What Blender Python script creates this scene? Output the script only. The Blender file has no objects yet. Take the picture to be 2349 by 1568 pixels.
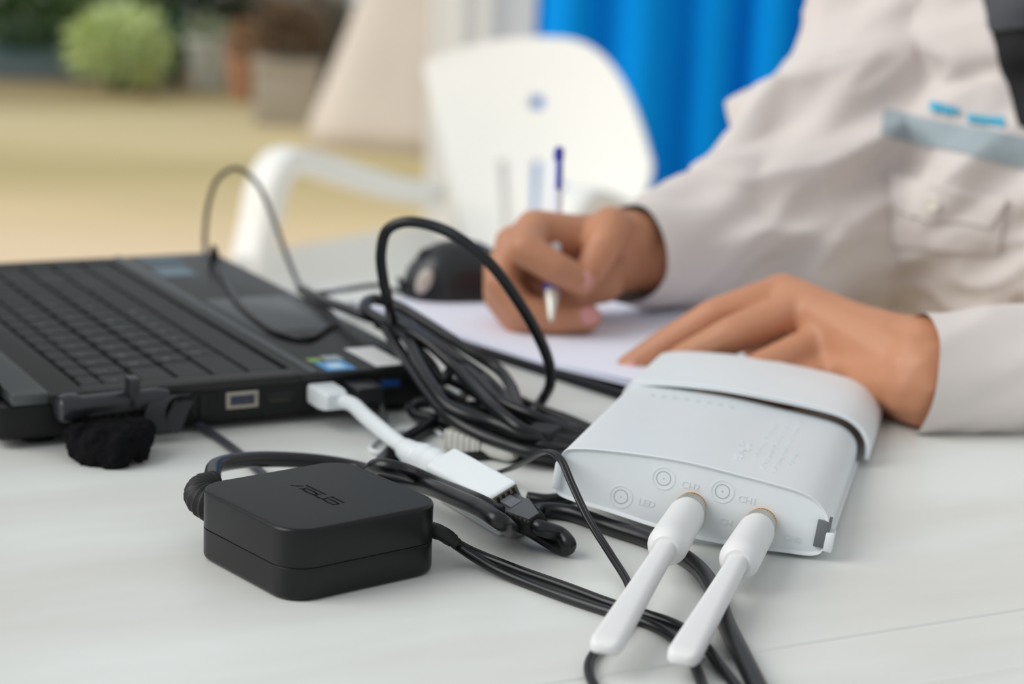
import bpy, bmesh, math, random
import numpy as np
from mathutils import Vector, Matrix, noise
from mathutils.bvhtree import BVHTree
random.seed(7)
SC = bpy.context.scene
COL = SC.collection
PI = math.pi
TABLE_Z = 740.0            # everything below is in millimetres; z = 0 is the table top
# ------------------------------------------------------------------ camera
F_PX, IW, IH = 4567.0, 2349.0, 1568.0
PITCH, ROLL, CAM_H = math.radians(12.75), math.radians(2.4), 267.0
fw = Vector((0, math.cos(PITCH), -math.sin(PITCH)))
r0 = Vector((1, 0, 0)); u0 = r0.cross(fw)
rt = math.cos(ROLL)*r0 + math.sin(ROLL)*u0
up = -math.sin(ROLL)*r0 + math.cos(ROLL)*u0
EYE = Vector((0, 0, CAM_H))
cd = bpy.data.cameras.new('camera'); cam = bpy.data.objects.new('camera', cd); COL.objects.link(cam)
cd.sensor_width = 36.0; cd.lens = 36.0*F_PX/IW
cd.clip_start = 0.05; cd.clip_end = 200
cd.dof.use_dof = True; cd.dof.focus_distance = 0.800; cd.dof.aperture_fstop = 6.8
mw = Matrix(((rt.x, up.x, -fw.x, 0), (rt.y, up.y, -fw.y, 0), (rt.z, up.z, -fw.z, (CAM_H+TABLE_Z)/1000), (0, 0, 0, 1)))
cam.matrix_world = mw
SC.camera = cam
# ------------------------------------------------------------------ light
SC.view_settings.view_transform = 'Standard'; SC.view_settings.look = 'None'
SC.view_settings.exposure = 0.0; SC.view_settings.gamma = 1.0
SC.view_settings.use_curve_mapping = False
wd = bpy.data.worlds.new('overcast_sky'); SC.world = wd; wd.use_nodes = True
bgn = wd.node_tree.nodes['Background']; bgn.inputs[0].default_value = (0.92, 0.97, 1.0, 1); bgn.inputs[1].default_value = 0.58
sl = bpy.data.lights.new('soft_daylight', 'SUN'); sl.energy = 2.15; sl.angle = math.radians(48); sl.color = (1.0, 0.985, 0.95)
so = bpy.data.objects.new('soft_daylight', sl); COL.objects.link(so)
so.rotation_euler = Vector((0.76, 0.22, -0.61)).to_track_quat('-Z', 'Y').to_euler()

# ------------------------------------------------------------------ measuring helpers (mm)
def ray(px, py): return fw + rt*((px-IW/2)/F_PX) - up*((py-IH/2)/F_PX)
def at(px, py, z=0.0):                       # point at height z over the table
    d = ray(px, py); return EYE + d*((z-CAM_H)/d.z)
def dep(px, py, y):                          # point at distance y
    d = ray(px, py); return EYE + d*(y/d.y)
def onp(px, py, p, n):                       # point on a plane
    d = ray(px, py); return EYE + d*((p-EYE).dot(n)/d.dot(n))

# ------------------------------------------------------------------ materials
MATS = {}
def lin(c):
    c /= 255.0
    return c/12.92 if c <= 0.04045 else ((c+0.055)/1.055)**2.4
def mat(name, rgb, rough=0.5, metal=0.0, var=0.06, scale=40.0, bump=0.0, bscale=None, spec=0.5, sheen=0.0, trans=0.0, sss=0.0):
    if name in MATS: return MATS[name]
    m = bpy.data.materials.new(name); m.use_nodes = True; nt = m.node_tree; N = nt.nodes; L = nt.links
    b = N['Principled BSDF']
    b.inputs['Roughness'].default_value = rough; b.inputs['Metallic'].default_value = metal
    b.inputs['Specular IOR Level'].default_value = spec
    if sheen: b.inputs['Sheen Weight'].default_value = sheen
    if sss:
        b.inputs['Subsurface Weight'].default_value = sss; b.inputs['Subsurface Radius'].default_value = (0.008, 0.003, 0.0015)
        b.inputs['Subsurface Scale'].default_value = 1.0
    if trans: b.inputs['Transmission Weight'].default_value = trans
    c = [lin(x) for x in rgb]
    tc = N.new('ShaderNodeTexCoord'); nz = N.new('ShaderNodeTexNoise'); nz.inputs['Scale'].default_value = scale; nz.inputs['Detail'].default_value = 4
    L.new(tc.outputs['Object'], nz.inputs['Vector'])
    mx = N.new('ShaderNodeMix'); mx.data_type = 'RGBA'
    mx.inputs['A'].default_value = [x*(1-var) for x in c]+[1]; mx.inputs['B'].default_value = [min(1, x*(1+var)) for x in c]+[1]
    L.new(nz.outputs['Fac'], mx.inputs['Factor']); L.new(mx.outputs['Result'], b.inputs['Base Color'])
    if bump:
        n2 = N.new('ShaderNodeTexNoise'); n2.inputs['Scale'].default_value = bscale or scale*4; n2.inputs['Detail'].default_value = 3
        L.new(tc.outputs['Object'], n2.inputs['Vector'])
        bp = N.new('ShaderNodeBump'); bp.inputs['Strength'].default_value = bump; bp.inputs['Distance'].default_value = 0.001
        L.new(n2.outputs['Fac'], bp.inputs['Height']); L.new(bp.outputs['Normal'], b.inputs['Normal'])
    MATS[name] = m; return m

BLK_MATTE = mat('black_matte_plastic', (27, 29, 28), 0.55, spec=0.42, bump=0.05, bscale=2500)
BLK_GLOSS = mat('black_satin_plastic', (12, 12, 14), 0.34, var=0.04, spec=0.36)
BLK_CABLE = mat('black_cable_rubber', (17, 18, 21), 0.32, var=0.10, scale=120, spec=0.45)
BLK_DEEP = mat('black_recess', (8, 8, 9), 0.6)
BLK_LOGO = mat('engraved_black', (4, 5, 5), 0.6, spec=0.1)
WHT_PLAS = mat('white_plastic', (226, 231, 234), 0.40, var=0.02)
WHT_COOL = mat('white_matte_enclosure', (231, 236, 239), 0.48, var=0.02, bump=0.03, bscale=3000)
WHT_ANT = mat('white_antenna_rubber', (228, 228, 228), 0.5, var=0.02)
WHT_CHAIR = mat('white_chair_plastic', (240, 240, 236), 0.45, var=0.02)
GOLD = mat('brass_thread', (222, 158, 60), 0.25, 1.0)
NICKEL = mat('nickel_ring', (190, 188, 180), 0.28, 1.0)
GREY_LINE = mat('grey_groove', (165, 170, 174), 0.6)
SKIN = mat('skin', (194, 136, 103), 0.5, var=0.16, scale=25, sss=0.12, bump=0.12, bscale=500)
NAIL = mat('fingernail', (214, 150, 146), 0.35)
SHIRT = mat('beige_shirt_cloth', (217, 208, 204), 0.85, var=0.03, scale=15, bump=0.15, bscale=900, sheen=0.2)
PAPER = mat('white_paper', (236, 238, 253), 0.7, var=0.02)

# ------------------------------------------------------------------ mesh helpers
def link(name, me, m, parent=None, loc=None, world=None):
    o = bpy.data.objects.new(name, me); COL.objects.link(o)
    if m is not None and not me.materials: me.materials.append(m)
    if parent is not None: o.parent = parent
    return o
def obj(name, bm, m, parent=None, base=None, smooth=True, angle=35):
    """bm is in millimetres in the local frame of parent, or in table millimetres when top-level."""
    o3 = Vector(base) if base is not None else Vector((0, 0, 0))
    if parent is None and base is None and len(bm.verts):
        c = Vector((0, 0, 0)); zmin = min(v.co.z for v in bm.verts)
        for v in bm.verts: c += v.co
        c /= len(bm.verts); o3 = Vector((c.x, c.y, zmin))
    for v in bm.verts: v.co = (v.co-o3)*0.001
    bmesh.ops.recalc_face_normals(bm, faces=bm.faces)
    me = bpy.data.meshes.new(name); bm.to_mesh(me); bm.free()
    if smooth:
        for p in me.polygons: p.use_smooth = True
        if angle < 180:
            try: me.set_sharp_from_angle(angle=math.radians(angle))
            except Exception: pass
    o = link(name, me, m, parent)
    if parent is None: o.location = (o3.x/1000, o3.y/1000, (o3.z+TABLE_Z)/1000)
    else: o.location = o3/1000
    return o
def tag(o, label=None, cat=None, group=None, kind=None):
    if label: o['label'] = label
    if cat: o['category'] = cat
    if group: o['group'] = group
    if kind: o['kind'] = kind
    return o
def empty(name, label, cat, p, M3=None, group=None):
    o = bpy.data.objects.new(name, None); COL.objects.link(o); o.empty_display_size = 0.02
    w = Vector((p[0]/1000, p[1]/1000, (p[2]+TABLE_Z)/1000))
    o.matrix_world = Matrix.Translation(w) @ (M3.to_4x4() if M3 else Matrix.Identity(4))
    return tag(o, label, cat, group)
def rrect(w, h, r, n=5, cx=0, cy=0):
    r = max(0.01, min(r, w/2-0.01, h/2-0.01)); out = []
    for (sx, sy, a0) in ((1, 1, 0), (-1, 1, PI/2), (-1, -1, PI), (1, -1, 1.5*PI)):
        for k in range(n+1):
            a = a0+k*PI/2/n
            out.append((cx+sx*(w/2-r)+r*math.cos(a), cy+sy*(h/2-r)+r*math.sin(a)))
    return out
def loops(bm, rings, cap=True, closed=False):
    vs = [[bm.verts.new(p) for p in r] for r in rings]
    n = len(vs[0]); m = len(vs)
    for i in range(m if closed else m-1):
        a, b = vs[i], vs[(i+1) % m]
        for k in range(n): bm.faces.new((a[k], a[(k+1) % n], b[(k+1) % n], b[k]))
    if cap and not closed:
        bm.faces.new(list(reversed(vs[0]))); bm.faces.new(vs[-1])
    return vs
def slab(bm, w, h, z0, z1, r, bt=1.0, bb=0.5, cx=0, cy=0, n=5, seg=3, M=None):
    """rounded rectangle w x h, filleted top and bottom"""
    rings = []
    def ring(d, z):
        pts = [Vector((x, y, z)) for x, y in rrect(w-2*d, h-2*d, max(r-d, 0.05), n, cx, cy)]
        rings.append([M @ p for p in pts] if M else pts)
    if bb > 0:
        for k in range(seg+1): a = PI/2*k/seg; ring(bb*(1-math.sin(a)), z0+bb*(1-math.cos(a)))
    else: ring(0, z0)
    if bt > 0:
        for k in range(seg+1): a = PI/2*k/seg; ring(bt*(1-math.cos(a)), z1-bt*(1-math.sin(a)))
    else: ring(0, z1)
    loops(bm, rings)
def box(bm, x0, x1, y0, y1, z0, z1, b=0.0, M=None):
    if b > 0: slab(bm, x1-x0, y1-y0, z0, z1, b, b, b, (x0+x1)/2, (y0+y1)/2, 2, 2, M); return
    vs = [Vector((x, y, z)) for z in (z0, z1) for x, y in ((x0, y0), (x1, y0), (x1, y1), (x0, y1))]
    if M: vs = [M @ v for v in vs]
    v = [bm.verts.new(p) for p in vs]
    for f in ((3, 2, 1, 0), (4, 5, 6, 7), (0, 1, 5, 4), (1, 2, 6, 5), (2, 3, 7, 6), (3, 0, 4, 7)): bm.faces.new([v[i] for i in f])
def spline(pts, n=8):
    P = [Vector(p) for p in pts]; P = [2*P[0]-P[1]]+P+[2*P[-1]-P[-2]]; out = []
    for i in range(1, len(P)-2):
        a, b, c, d = P[i-1:i+3]
        ta = max((b-a).length, 1e-3)**.5; tb = max((c-b).length, 1e-3)**.5; tcc = max((d-c).length, 1e-3)**.5
        t0, t1, t2, t3 = 0, ta, ta+tb, ta+tb+tcc
        for k in range(n):
            t = t1+(t2-t1)*k/n
            A1 = a*((t1-t)/(t1-t0))+b*((t-t0)/(t1-t0)); A2 = b*((t2-t)/(t2-t1))+c*((t-t1)/(t2-t1)); A3 = c*((t3-t)/(t3-t2))+d*((t-t2)/(t3-t2))
            B1 = A1*((t2-t)/(t2-t0))+A2*((t-t0)/(t2-t0)); B2 = A2*((t3-t)/(t3-t1))+A3*((t-t1)/(t3-t1))
            out.append(B1*((t2-t)/(t2-t1))+B2*((t-t1)/(t2-t1)))
    out.append(P[-2]); return out
def tube(bm, P, rad, n=12, flat=1.0, cap=True):
    """rad: number or list per point; flat squashes the second axis"""
    P = [Vector(p) for p in P]; m = len(P); rings = []
    nrm = None
    for i in range(m):
        t = (P[min(i+1, m-1)]-P[max(i-1, 0)])
        if t.length < 1e-9: t = Vector((0, 0, 1))
        t.normalize()
        if nrm is None:
            nrm = Vector((0, 0, 1)) - t*t.z
            if nrm.length < 0.1: nrm = Vector((1, 0, 0))-t*t.x
        nrm = (nrm - t*nrm.dot(t)); nrm.normalize(); bi = t.cross(nrm)
        r = rad[i] if isinstance(rad, (list, tuple)) else rad
        rings.append([P[i]+(bi*math.cos(2*PI*k/n)+nrm*math.sin(2*PI*k/n)*flat)*r for k in range(n)])
    loops(bm, rings, cap)
def lathe(bm, p0, axis, prof, n=24):
    """prof: list of (distance along axis, radius)"""
    ax = Vector(axis).normalized(); p0 = Vector(p0)
    s = ax.orthogonal().normalized(); t = ax.cross(s)
    loops(bm, [[p0+ax*d+(s*math.cos(2*PI*k/n)+t*math.sin(2*PI*k/n))*max(r, 0.01) for k in range(n)] for d, r in prof])
def frame(x, z):
    x = Vector(x).normalized(); z = Vector(z); z = (z-x*z.dot(x)).normalized(); y = z.cross(x)
    return Matrix((x, y, z)).transposed()
def hull(bm, p0, ra, p1, rb, sub=2):
    t = bmesh.new()
    for p, r in ((p0, ra), (p1, rb)):
        bmesh.ops.create_icosphere(t, subdivisions=sub, radius=r, matrix=Matrix.Translation(Vector(p)))
    g = bmesh.ops.convex_hull(t, input=t.verts[:])
    kill = [v for v in t.verts if not v.link_faces]
    bmesh.ops.delete(t, geom=kill, context='VERTS')
    me = bpy.data.meshes.new('tmp'); t.to_mesh(me); t.free(); bm.from_mesh(me); bpy.data.meshes.remove(me)
def blob(name, cones, voxel, smooth, m, parent=None, base=(0, 0, 0), disp=None, tris=False, post=None):
    bm = bmesh.new()
    for c in cones: hull(bm, *c)
    b = Vector(base)
    for v in bm.verts: v.co = (v.co-b)*0.001
    me = bpy.data.meshes.new(name); bm.to_mesh(me); bm.free()
    o = bpy.data.objects.new(name, me); COL.objects.link(o)
    md = o.modifiers.new('r', 'REMESH'); md.mode = 'VOXEL'; md.voxel_size = voxel/1000; md.use_smooth_shade = True
    if smooth:
        ms = o.modifiers.new('s', 'SMOOTH'); ms.factor = 0.5; ms.iterations = smooth
    dg = bpy.context.evaluated_depsgraph_get(); dg.update()
    nm = bpy.data.meshes.new_from_object(o.evaluated_get(dg))
    bpy.data.objects.remove(o); bpy.data.meshes.remove(me); nm.name = name
    if disp:
        nv = [v.normal.copy() for v in nm.vertices]
        for v, nn in zip(nm.vertices, nv): v.co += nn*disp(v.co*1000+b, nn)*0.001
    for p in nm.polygons: p.use_smooth = True
    nm.materials.clear()
    o = link(name, nm, m, parent)
    if parent is None: o.location = (b.x/1000, b.y/1000, (b.z+TABLE_Z)/1000)
    else: o.location = b/1000
    return o

# ================================================================== SETTING
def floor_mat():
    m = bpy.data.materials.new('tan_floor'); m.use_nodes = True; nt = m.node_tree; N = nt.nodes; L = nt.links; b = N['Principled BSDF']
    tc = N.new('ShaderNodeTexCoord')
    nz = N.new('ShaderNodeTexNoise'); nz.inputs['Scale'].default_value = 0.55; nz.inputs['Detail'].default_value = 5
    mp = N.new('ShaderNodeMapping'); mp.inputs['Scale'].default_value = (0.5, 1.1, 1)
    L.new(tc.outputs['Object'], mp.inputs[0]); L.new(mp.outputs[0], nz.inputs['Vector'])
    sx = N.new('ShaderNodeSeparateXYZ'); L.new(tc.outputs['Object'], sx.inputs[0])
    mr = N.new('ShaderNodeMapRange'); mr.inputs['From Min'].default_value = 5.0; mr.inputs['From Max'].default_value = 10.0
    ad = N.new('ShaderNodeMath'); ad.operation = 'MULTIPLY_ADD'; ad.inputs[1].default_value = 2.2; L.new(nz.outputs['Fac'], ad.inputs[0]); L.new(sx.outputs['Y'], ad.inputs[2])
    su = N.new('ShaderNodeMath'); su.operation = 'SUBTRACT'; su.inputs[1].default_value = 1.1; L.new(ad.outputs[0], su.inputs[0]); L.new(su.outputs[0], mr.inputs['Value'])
    cr = N.new('ShaderNodeValToRGB'); e = cr.color_ramp.elements  # colour by distance: sunlit tone painted near, shade and dirt painted far
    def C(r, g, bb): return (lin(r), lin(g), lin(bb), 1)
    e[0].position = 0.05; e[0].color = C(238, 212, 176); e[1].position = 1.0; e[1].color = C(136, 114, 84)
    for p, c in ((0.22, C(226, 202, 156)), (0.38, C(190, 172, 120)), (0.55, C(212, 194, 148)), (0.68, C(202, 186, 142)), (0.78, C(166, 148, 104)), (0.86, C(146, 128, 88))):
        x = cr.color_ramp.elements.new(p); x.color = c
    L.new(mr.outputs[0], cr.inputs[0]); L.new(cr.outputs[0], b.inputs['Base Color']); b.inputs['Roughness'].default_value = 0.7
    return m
bm = bmesh.new(); box(bm, -9000, 9000, -3000, 10150, -760, -740)
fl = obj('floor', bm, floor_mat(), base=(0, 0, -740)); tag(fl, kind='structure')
bm = bmesh.new(); box(bm, -9000, 9000, 10150, 10300, -760, -690, 10)
tag(obj('trim_1', bm, mat('kerb_brown', (128, 108, 82), 0.9, var=0.2, scale=4), base=(0, 10200, -760)), kind='structure')
bm = bmesh.new(); box(bm, -9000, 9000, 10300, 16000, -800, -715)
tag(obj('ground', bm, mat('planting_soil', (84, 84, 66), 0.95, var=0.3, scale=3), base=(0, 12000, -800)), kind='structure')

# ------------------------------------------------------------------ table: 27 degrees to the view
TX, TY = Vector((0.891, 0.454, 0)), Vector((-0.454, 0.891, 0))
def table_mat():
    m = bpy.data.materials.new('white_table_plastic'); m.use_nodes = True; nt = m.node_tree; N = nt.nodes; L = nt.links; b = N['Principled BSDF']
    tc = N.new('ShaderNodeTexCoord'); mp = N.new('ShaderNodeMapping'); mp.inputs['Scale'].default_value = (1.2, 4.5, 1)
    nz = N.new('ShaderNodeTexNoise'); nz.inputs['Scale'].default_value = 3.2; nz.inputs['Detail'].default_value = 3; nz.inputs['Roughness'].default_value = 0.5
    L.new(tc.outputs['Object'], mp.inputs[0]); L.new(mp.outputs[0], nz.inputs['Vector'])
    cr = N.new('ShaderNodeValToRGB'); e = cr.color_ramp.elements
    e[0].position = 0.32; e[0].color = (lin(216), lin(215), lin(210), 1); e[1].position = 0.62; e[1].color = (lin(228), lin(231), lin(228), 1)
    L.new(nz.outputs['Fac'], cr.inputs[0]); L.new(cr.outputs[0], b.inputs['Base Color'])
    b.inputs['Roughness'].default_value = 0.42
    return m
TM = table_mat()
tc0 = TX*250 + TY*870
tb = empty('table', 'white plastic table with everything laid out on its grooved top', 'table', (tc0.x, tc0.y, -740), frame(TX, (0, 0, 1)))
# local: x -700..540 , y -390..394 ; z 740 = top
bm = bmesh.new()
ys = [-390]; 
prof = [(-390, 708), (-390, 734), (-387, 738), (-383, 740), (-349, 740), (-347, 738.9), (-344, 738.9), (-342, 740), (-305, 740), (-304, 739.2), (-301.5, 739.2), (-300.5, 740), (383, 740), (387, 738), (390, 734), (390, 708)]
loops(bm, [[Vector((x, y, z)) for y, z in prof] for x in (-700, 540)])
obj('tabletop', bm, TM, tb, angle=30)
bm = bmesh.new(); box(bm, -690, 530, -380, 380, 690, 707.9, 3); obj('apron', bm, TM, tb)
for sx in (-650, 490):
    for sy in (-340, 340):
        bm = bmesh.new(); tube(bm, [(sx, sy, 691), (sx*1.03, sy*1.04, 0)], [24, 18], 16); obj('leg', bm, TM, tb)

# ================================================================== BLACK SQUARE ADAPTER
ath = math.radians(39.4)
AX, AY = Vector((math.cos(ath), math.sin(ath), 0)), Vector((-math.sin(ath), math.cos(ath), 0))
AP = Vector((-74.8, 762.5, 0.0)); AS = 73.2
ad = empty('power_adapter', 'square black power adapter with rounded corners and a maker logo on top', 'adapter', AP, frame(AX, (0, 0, 1)))
bm = bmesh.new(); slab(bm, AS, AS, 0.2, 13.2, 13, 0.25, 2.2, n=10, seg=4); obj('lower_shell', bm, BLK_GLOSS, ad, angle=50)
bm = bmesh.new(); slab(bm, AS-1.0, AS-1.0, 12.5, 14.2, 12.5, 0, 0, n=10); obj('seam', bm, BLK_DEEP, ad)
bm = bmesh.new(); slab(bm, AS, AS, 13.6, 29.0, 13, 1.6, 0.25, n=10, seg=5)
us = obj('upper_shell', bm, BLK_GLOSS, ad, angle=50)
us.data.materials.append(BLK_MATTE)
for p in us.data.polygons:
    if p.normal.z > 0.95 and p.center.z > 0.0285: p.material_index = 1
# logo strokes, laid on the top face
def lg(cx, cy): 
    p = at(660+cx*160/2349, 1080+cy*100/1468, 29.0)-AP
    return Vector((p.dot(AX), p.dot(AY), 0))
strokes = [[(120, 478), (330, 500), (520, 505)], [(630, 478), (940, 630), (1270, 785)],
           [(400, 590), (560, 600), (650, 565)], [(690, 605), (880, 690), (985, 765)], [(985, 765), (860, 800)], [(500, 605), (620, 690), (860, 795)],
           [(1120, 772), (1000, 790), (920, 820)], [(920, 825), (1030, 890), (1190, 945)], [(1190, 945), (1290, 925), (1370, 885)],
           [(1430, 850), (1530, 885), (1890, 1062)], [(1400, 935), (1560, 1010), (1720, 1105)], [(1720, 1105), (1560, 1130)], [(1215, 960), (1330, 1040), (1540, 1132)]]
bm = bmesh.new()
for st in strokes:
    P = [lg(*s) for s in st]
    for a, b in zip(P, P[1:]):
        d = (b-a).normalized(); nn = Vector((-d.y, d.x, 0))*0.55; a2 = a-d*.2; b2 = b+d*.2
        v = [bm.verts.new(p+Vector((0, 0, z))) for z in (28.7, 29.04) for p in (a2-nn, b2-nn, b2+nn, a2+nn)]
        for f in ((4, 5, 6, 7), (0, 1, 5, 4), (1, 2, 6, 5), (2, 3, 7, 6), (3, 0, 4, 7), (3, 2, 1, 0)): bm.faces.new([v[i] for i in f])
lo = obj('maker_logo', bm, BLK_LOGO, ad, smooth=False); tag(lo, 'dark slanted maker lettering')
bm = bmesh.new(); box(bm, -28, -9, 35.5, 37.2, 7, 26, 1.0); obj('mains_socket', bm, BLK_DEEP, ad)
# output boss at the right corner of the +x face
bm = bmesh.new(); lathe(bm, (33, -21, 15), (1, -0.12, 0), [(0, 6), (3.8, 6), (4.4, 5.6), (4.4, 4.2), (2, 4.2)], 20); obj('output_socket', bm, BLK_DEEP, ad)
def ap(x, y, z): return AP + AX*x + AY*y + Vector((0, 0, z))

# ================================================================== CABLES AROUND THE ADAPTER
V = Vector
# mains cord with ribbed plug in the back of the adapter, later the thick cord passing under the router
mc = empty('mains_cord', 'thick black mains cord with a ribbed angled plug in the back of the adapter', 'cable', ap(-20, 55, 0))
mo = ap(-20, 55, 0)
bm = bmesh.new()
Mx = Matrix.Translation(ap(0, 0, 0)-mo) @ frame(AX, (0, 0, 1)).to_4x4(); box(bm, -27, -12, 36.9, 43, 9, 26, 2.0, Mx); 
obj('plug', bm, BLK_MATTE, mc)
bm = bmesh.new()
bp = spline([ap(-20, 42, 16.5), ap(-23, 47, 16.8), ap(-23.5, 53, 18), ap(-19, 59, 19.5), ap(-11, 62.5, 20)], 10)
rr = []
for i, p in enumerate(bp):
    t = i/(len(bp)-1); rr.append((9.0-4.6*t)*(1.0 if i % 4 < 2 else 0.86))
tube(bm, [p-mo for p in bp], rr, 16); obj('ribbed_boot', bm, BLK_MATTE, mc, angle=180)
DTH, DRHO = math.radians(-59.9), math.radians(24.6)          # the dongle lies rolled on its edge
DXv = Vector((math.cos(DTH), math.sin(DTH), 0)); DN = Vector((DXv.y, -DXv.x, 0))
DUP = DN*math.sin(DRHO)+Vector((0, 0, math.cos(DRHO))); DFAR = -DN*math.cos(DRHO)+Vector((0, 0, math.sin(DRHO)))
DLen, DW, DT = 56.4, 17.0, 19.2
dE = Vector((-1.7, 803.2, 0.4)); fn = -DFAR
def offp(px, py, d):
    p = onp(px, py, dE+fn*d, fn)
    return p
def hug(px, py):
    p = offp(px, py, 12.5); return p if p.z > 3.8 else at(px, py, 3.8)
cpts = [ap(-12, 62.3, 20), at(497, 1068, 19), at(560, 1055, 16), at(640, 1053, 12), at(740, 1060, 8), at(820, 1074, 6), at(880, 1096, 8), at(940, 1108, 11), hug(1000, 1122), hug(1050, 1143), hug(1100, 1165), hug(1147, 1195), at(1185, 1214, 4),
        at(1212, 1196, 3.8), at(1240, 1170, 3.8), at(1300, 1174, 3.8), at(1400, 1208, 3.8), at(1490, 1238, 3.8), at(1560, 1272, 3.8), at(1610, 1312, 3.8), at(1640, 1360, 3.8),
        at(1666, 1430, 3.8), at(1700, 1500, 3.8), at(1745, 1590, 3.8), at(1775, 1660, 3.8)]
bm = bmesh.new(); tube(bm, [p-mo for p in spline(cpts, 8)], 3.6, 14); obj('cord', bm, BLK_CABLE, mc, angle=180)

# white usb ethernet dongle
dend = dE+DFAR*(DW/2); dc = dend-DXv*(DLen/2)
dg = empty('ethernet_dongle', 'white network dongle box with a ribbed strain relief, plugged into the laptop', 'dongle', dc, frame(DXv, DUP))
bm = bmesh.new()
slab(bm, DLen, DW, 0, DT, 2.2, 2.2, 1.0, n=4, seg=4); obj('housing', bm, WHT_PLAS, dg, angle=50)
bm = bmesh.new(); slab(bm, DLen+.12, DW+.12, 2.6, 2.9, 2.2, 0, 0, n=4); obj('seam', bm, GREY_LINE, dg)
bm = bmesh.new(); box(bm, DLen/2-1.5, DLen/2+0.25, -7.3, 7.3, 4.2, 17.9, 0.4); obj('jack_frame', bm, mat('grey_jack_metal', (112, 106, 96), 0.4, 0.5), dg)
bm = bmesh.new(); box(bm, DLen/2-1, DLen/2+0.4, -6.2, 6.2, 5.4, 15.2, 0.2); obj('jack_opening', bm, BLK_DEEP, dg)
bm = bmesh.new()
for k in range(5): box(bm, DLen/2+0.2, DLen/2+0.7, -6.2+k*2.7, -5.0+k*2.7, 15.3, 17.2)
obj('jack_contact', bm, BLK_DEEP, dg, smooth=False)
def dl(p): p = Vector(p)-dc; return Vector((p.dot(DXv), p.dot(DFAR), p.dot(DUP)))
bm = bmesh.new()
rel = spline([dl(dc-DXv*(DLen/2-1)+DUP*10), dl(at(975, 1052, 10.5)), dl(at(948, 1042, 10)), dl(at(930, 1030, 10))], 8)
tube(bm, rel, [(8.2-2.9*k/(len(rel)-1))*(1.0 if k % 4 < 2 else 0.87) for k in range(len(rel))], 18); obj('strain_relief', bm, WHT_PLAS, dg, angle=180)

# ================================================================== LAPTOP
lth = 0.5
LS, LF = Vector((-math.cos(lth), -math.sin(lth), 0)), Vector((-math.sin(lth), math.cos(lth), 0))   # towards hinge, along the front edge
LP = Vector((-40.8, 1010.1, 0)); LZ = 25.0
LR = frame(LS, (0, 0, 1))           # local x: to the hinge; local y is -LF
lt = empty('laptop', 'open black laptop on the white table, seen from its port side', 'laptop', LP, LR)
def lp(s, t, z): return Vector((s, -t, z))           # s from the front edge, t from the port side
def lw(s, t, z): return LP + LS*s + LF*t + Vector((0, 0, z))
LD, LW = 228.0, 333.0
LBLK = mat('laptop_black', (26, 28, 28), 0.42, var=0.06, scale=30)
LSIDE = mat('laptop_side_black', (14, 15, 16), 0.4, spec=0.3)
KEYM = mat('key_black', (24, 26, 25), 0.55, bump=0.04, bscale=3000)
bm = bmesh.new(); slab(bm, LD, LW, 4.0, 20.5, 6, 0.3, 3.0, LD/2, -LW/2, 4, 3); obj('lower_case', bm, LSIDE, lt)
bm = bmesh.new()
# top deck built from strips around a sunken keyboard well
KS0, KS1, KT0, KT1 = 74.0, 184.0, 14.0, 318.0
box(bm, 0, KS0, -LW, 0, 20.6, LZ, 1.2); obj('palm_rest', bm, LBLK, lt)
bm = bmesh.new()
box(bm, KS0, KS1, -KT0, 0, 20.6, LZ, 0.6); box(bm, KS0, KS1, -LW, -KT1, 20.6, LZ, 0.6); box(bm, KS1, LD-26, -LW, 0, 20.6, LZ, 0.6)
box(bm, KS0-.5, KS1+.5, -KT1, -KT0, 20.6, 22.4)
obj('keyboard_deck', bm, mat('deck_dark', (26, 27, 23), 0.5), lt)
bm = bmesh.new(); box(bm, 63.5, 68.5, -LW+1, -1, LZ-1.0, LZ+0.9, 0.8); obj('ridge', bm, mat('ridge_grey', (72, 75, 78), 0.35), lt)
bm = bmesh.new(); box(bm, LD-26, LD-8, -LW, 0, 20.6, LZ+1.4, 1.2); obj('hinge_bar', bm, mat('hinge_grey', (78, 82, 82), 0.4), lt)
bm = bmesh.new(); lathe(bm, (LD-4, -20, LZ-1), (0, -1, 0), [(0, 0.1), (0, 5), (LW-40, 5), (LW-40, 0.1)], 16); obj('hinge', bm, BLK_DEEP, lt)
# lid, tilted back beyond the left edge of the view
ta = math.radians(22)
LM = Matrix.Translation(Vector((LD-2, 0, LZ+4))) @ Matrix.Rotation(ta, 4, 'Y')
bm = bmesh.new(); box(bm, 0, 6.5, -LW+2, -2, 0, 222, 2.0, LM); obj('lid', bm, LSIDE, lt)
bm = bmesh.new(); box(bm, -0.5, 0.1, -LW+16, -16, 16, 208, 0, LM); obj('screen', bm, mat('dark_screen', (12, 13, 15), 0.12), lt, smooth=False)
for s, t in ((16, 16), (LD-24, 16), (16, LW-16), (LD-24, LW-16)):
    bm = bmesh.new(); lathe(bm, lp(s, t, 0), (0, 0, 1), [(0, 8), (4.4, 9.5)], 16); obj('foot', bm, BLK_DEEP, lt)
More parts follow.
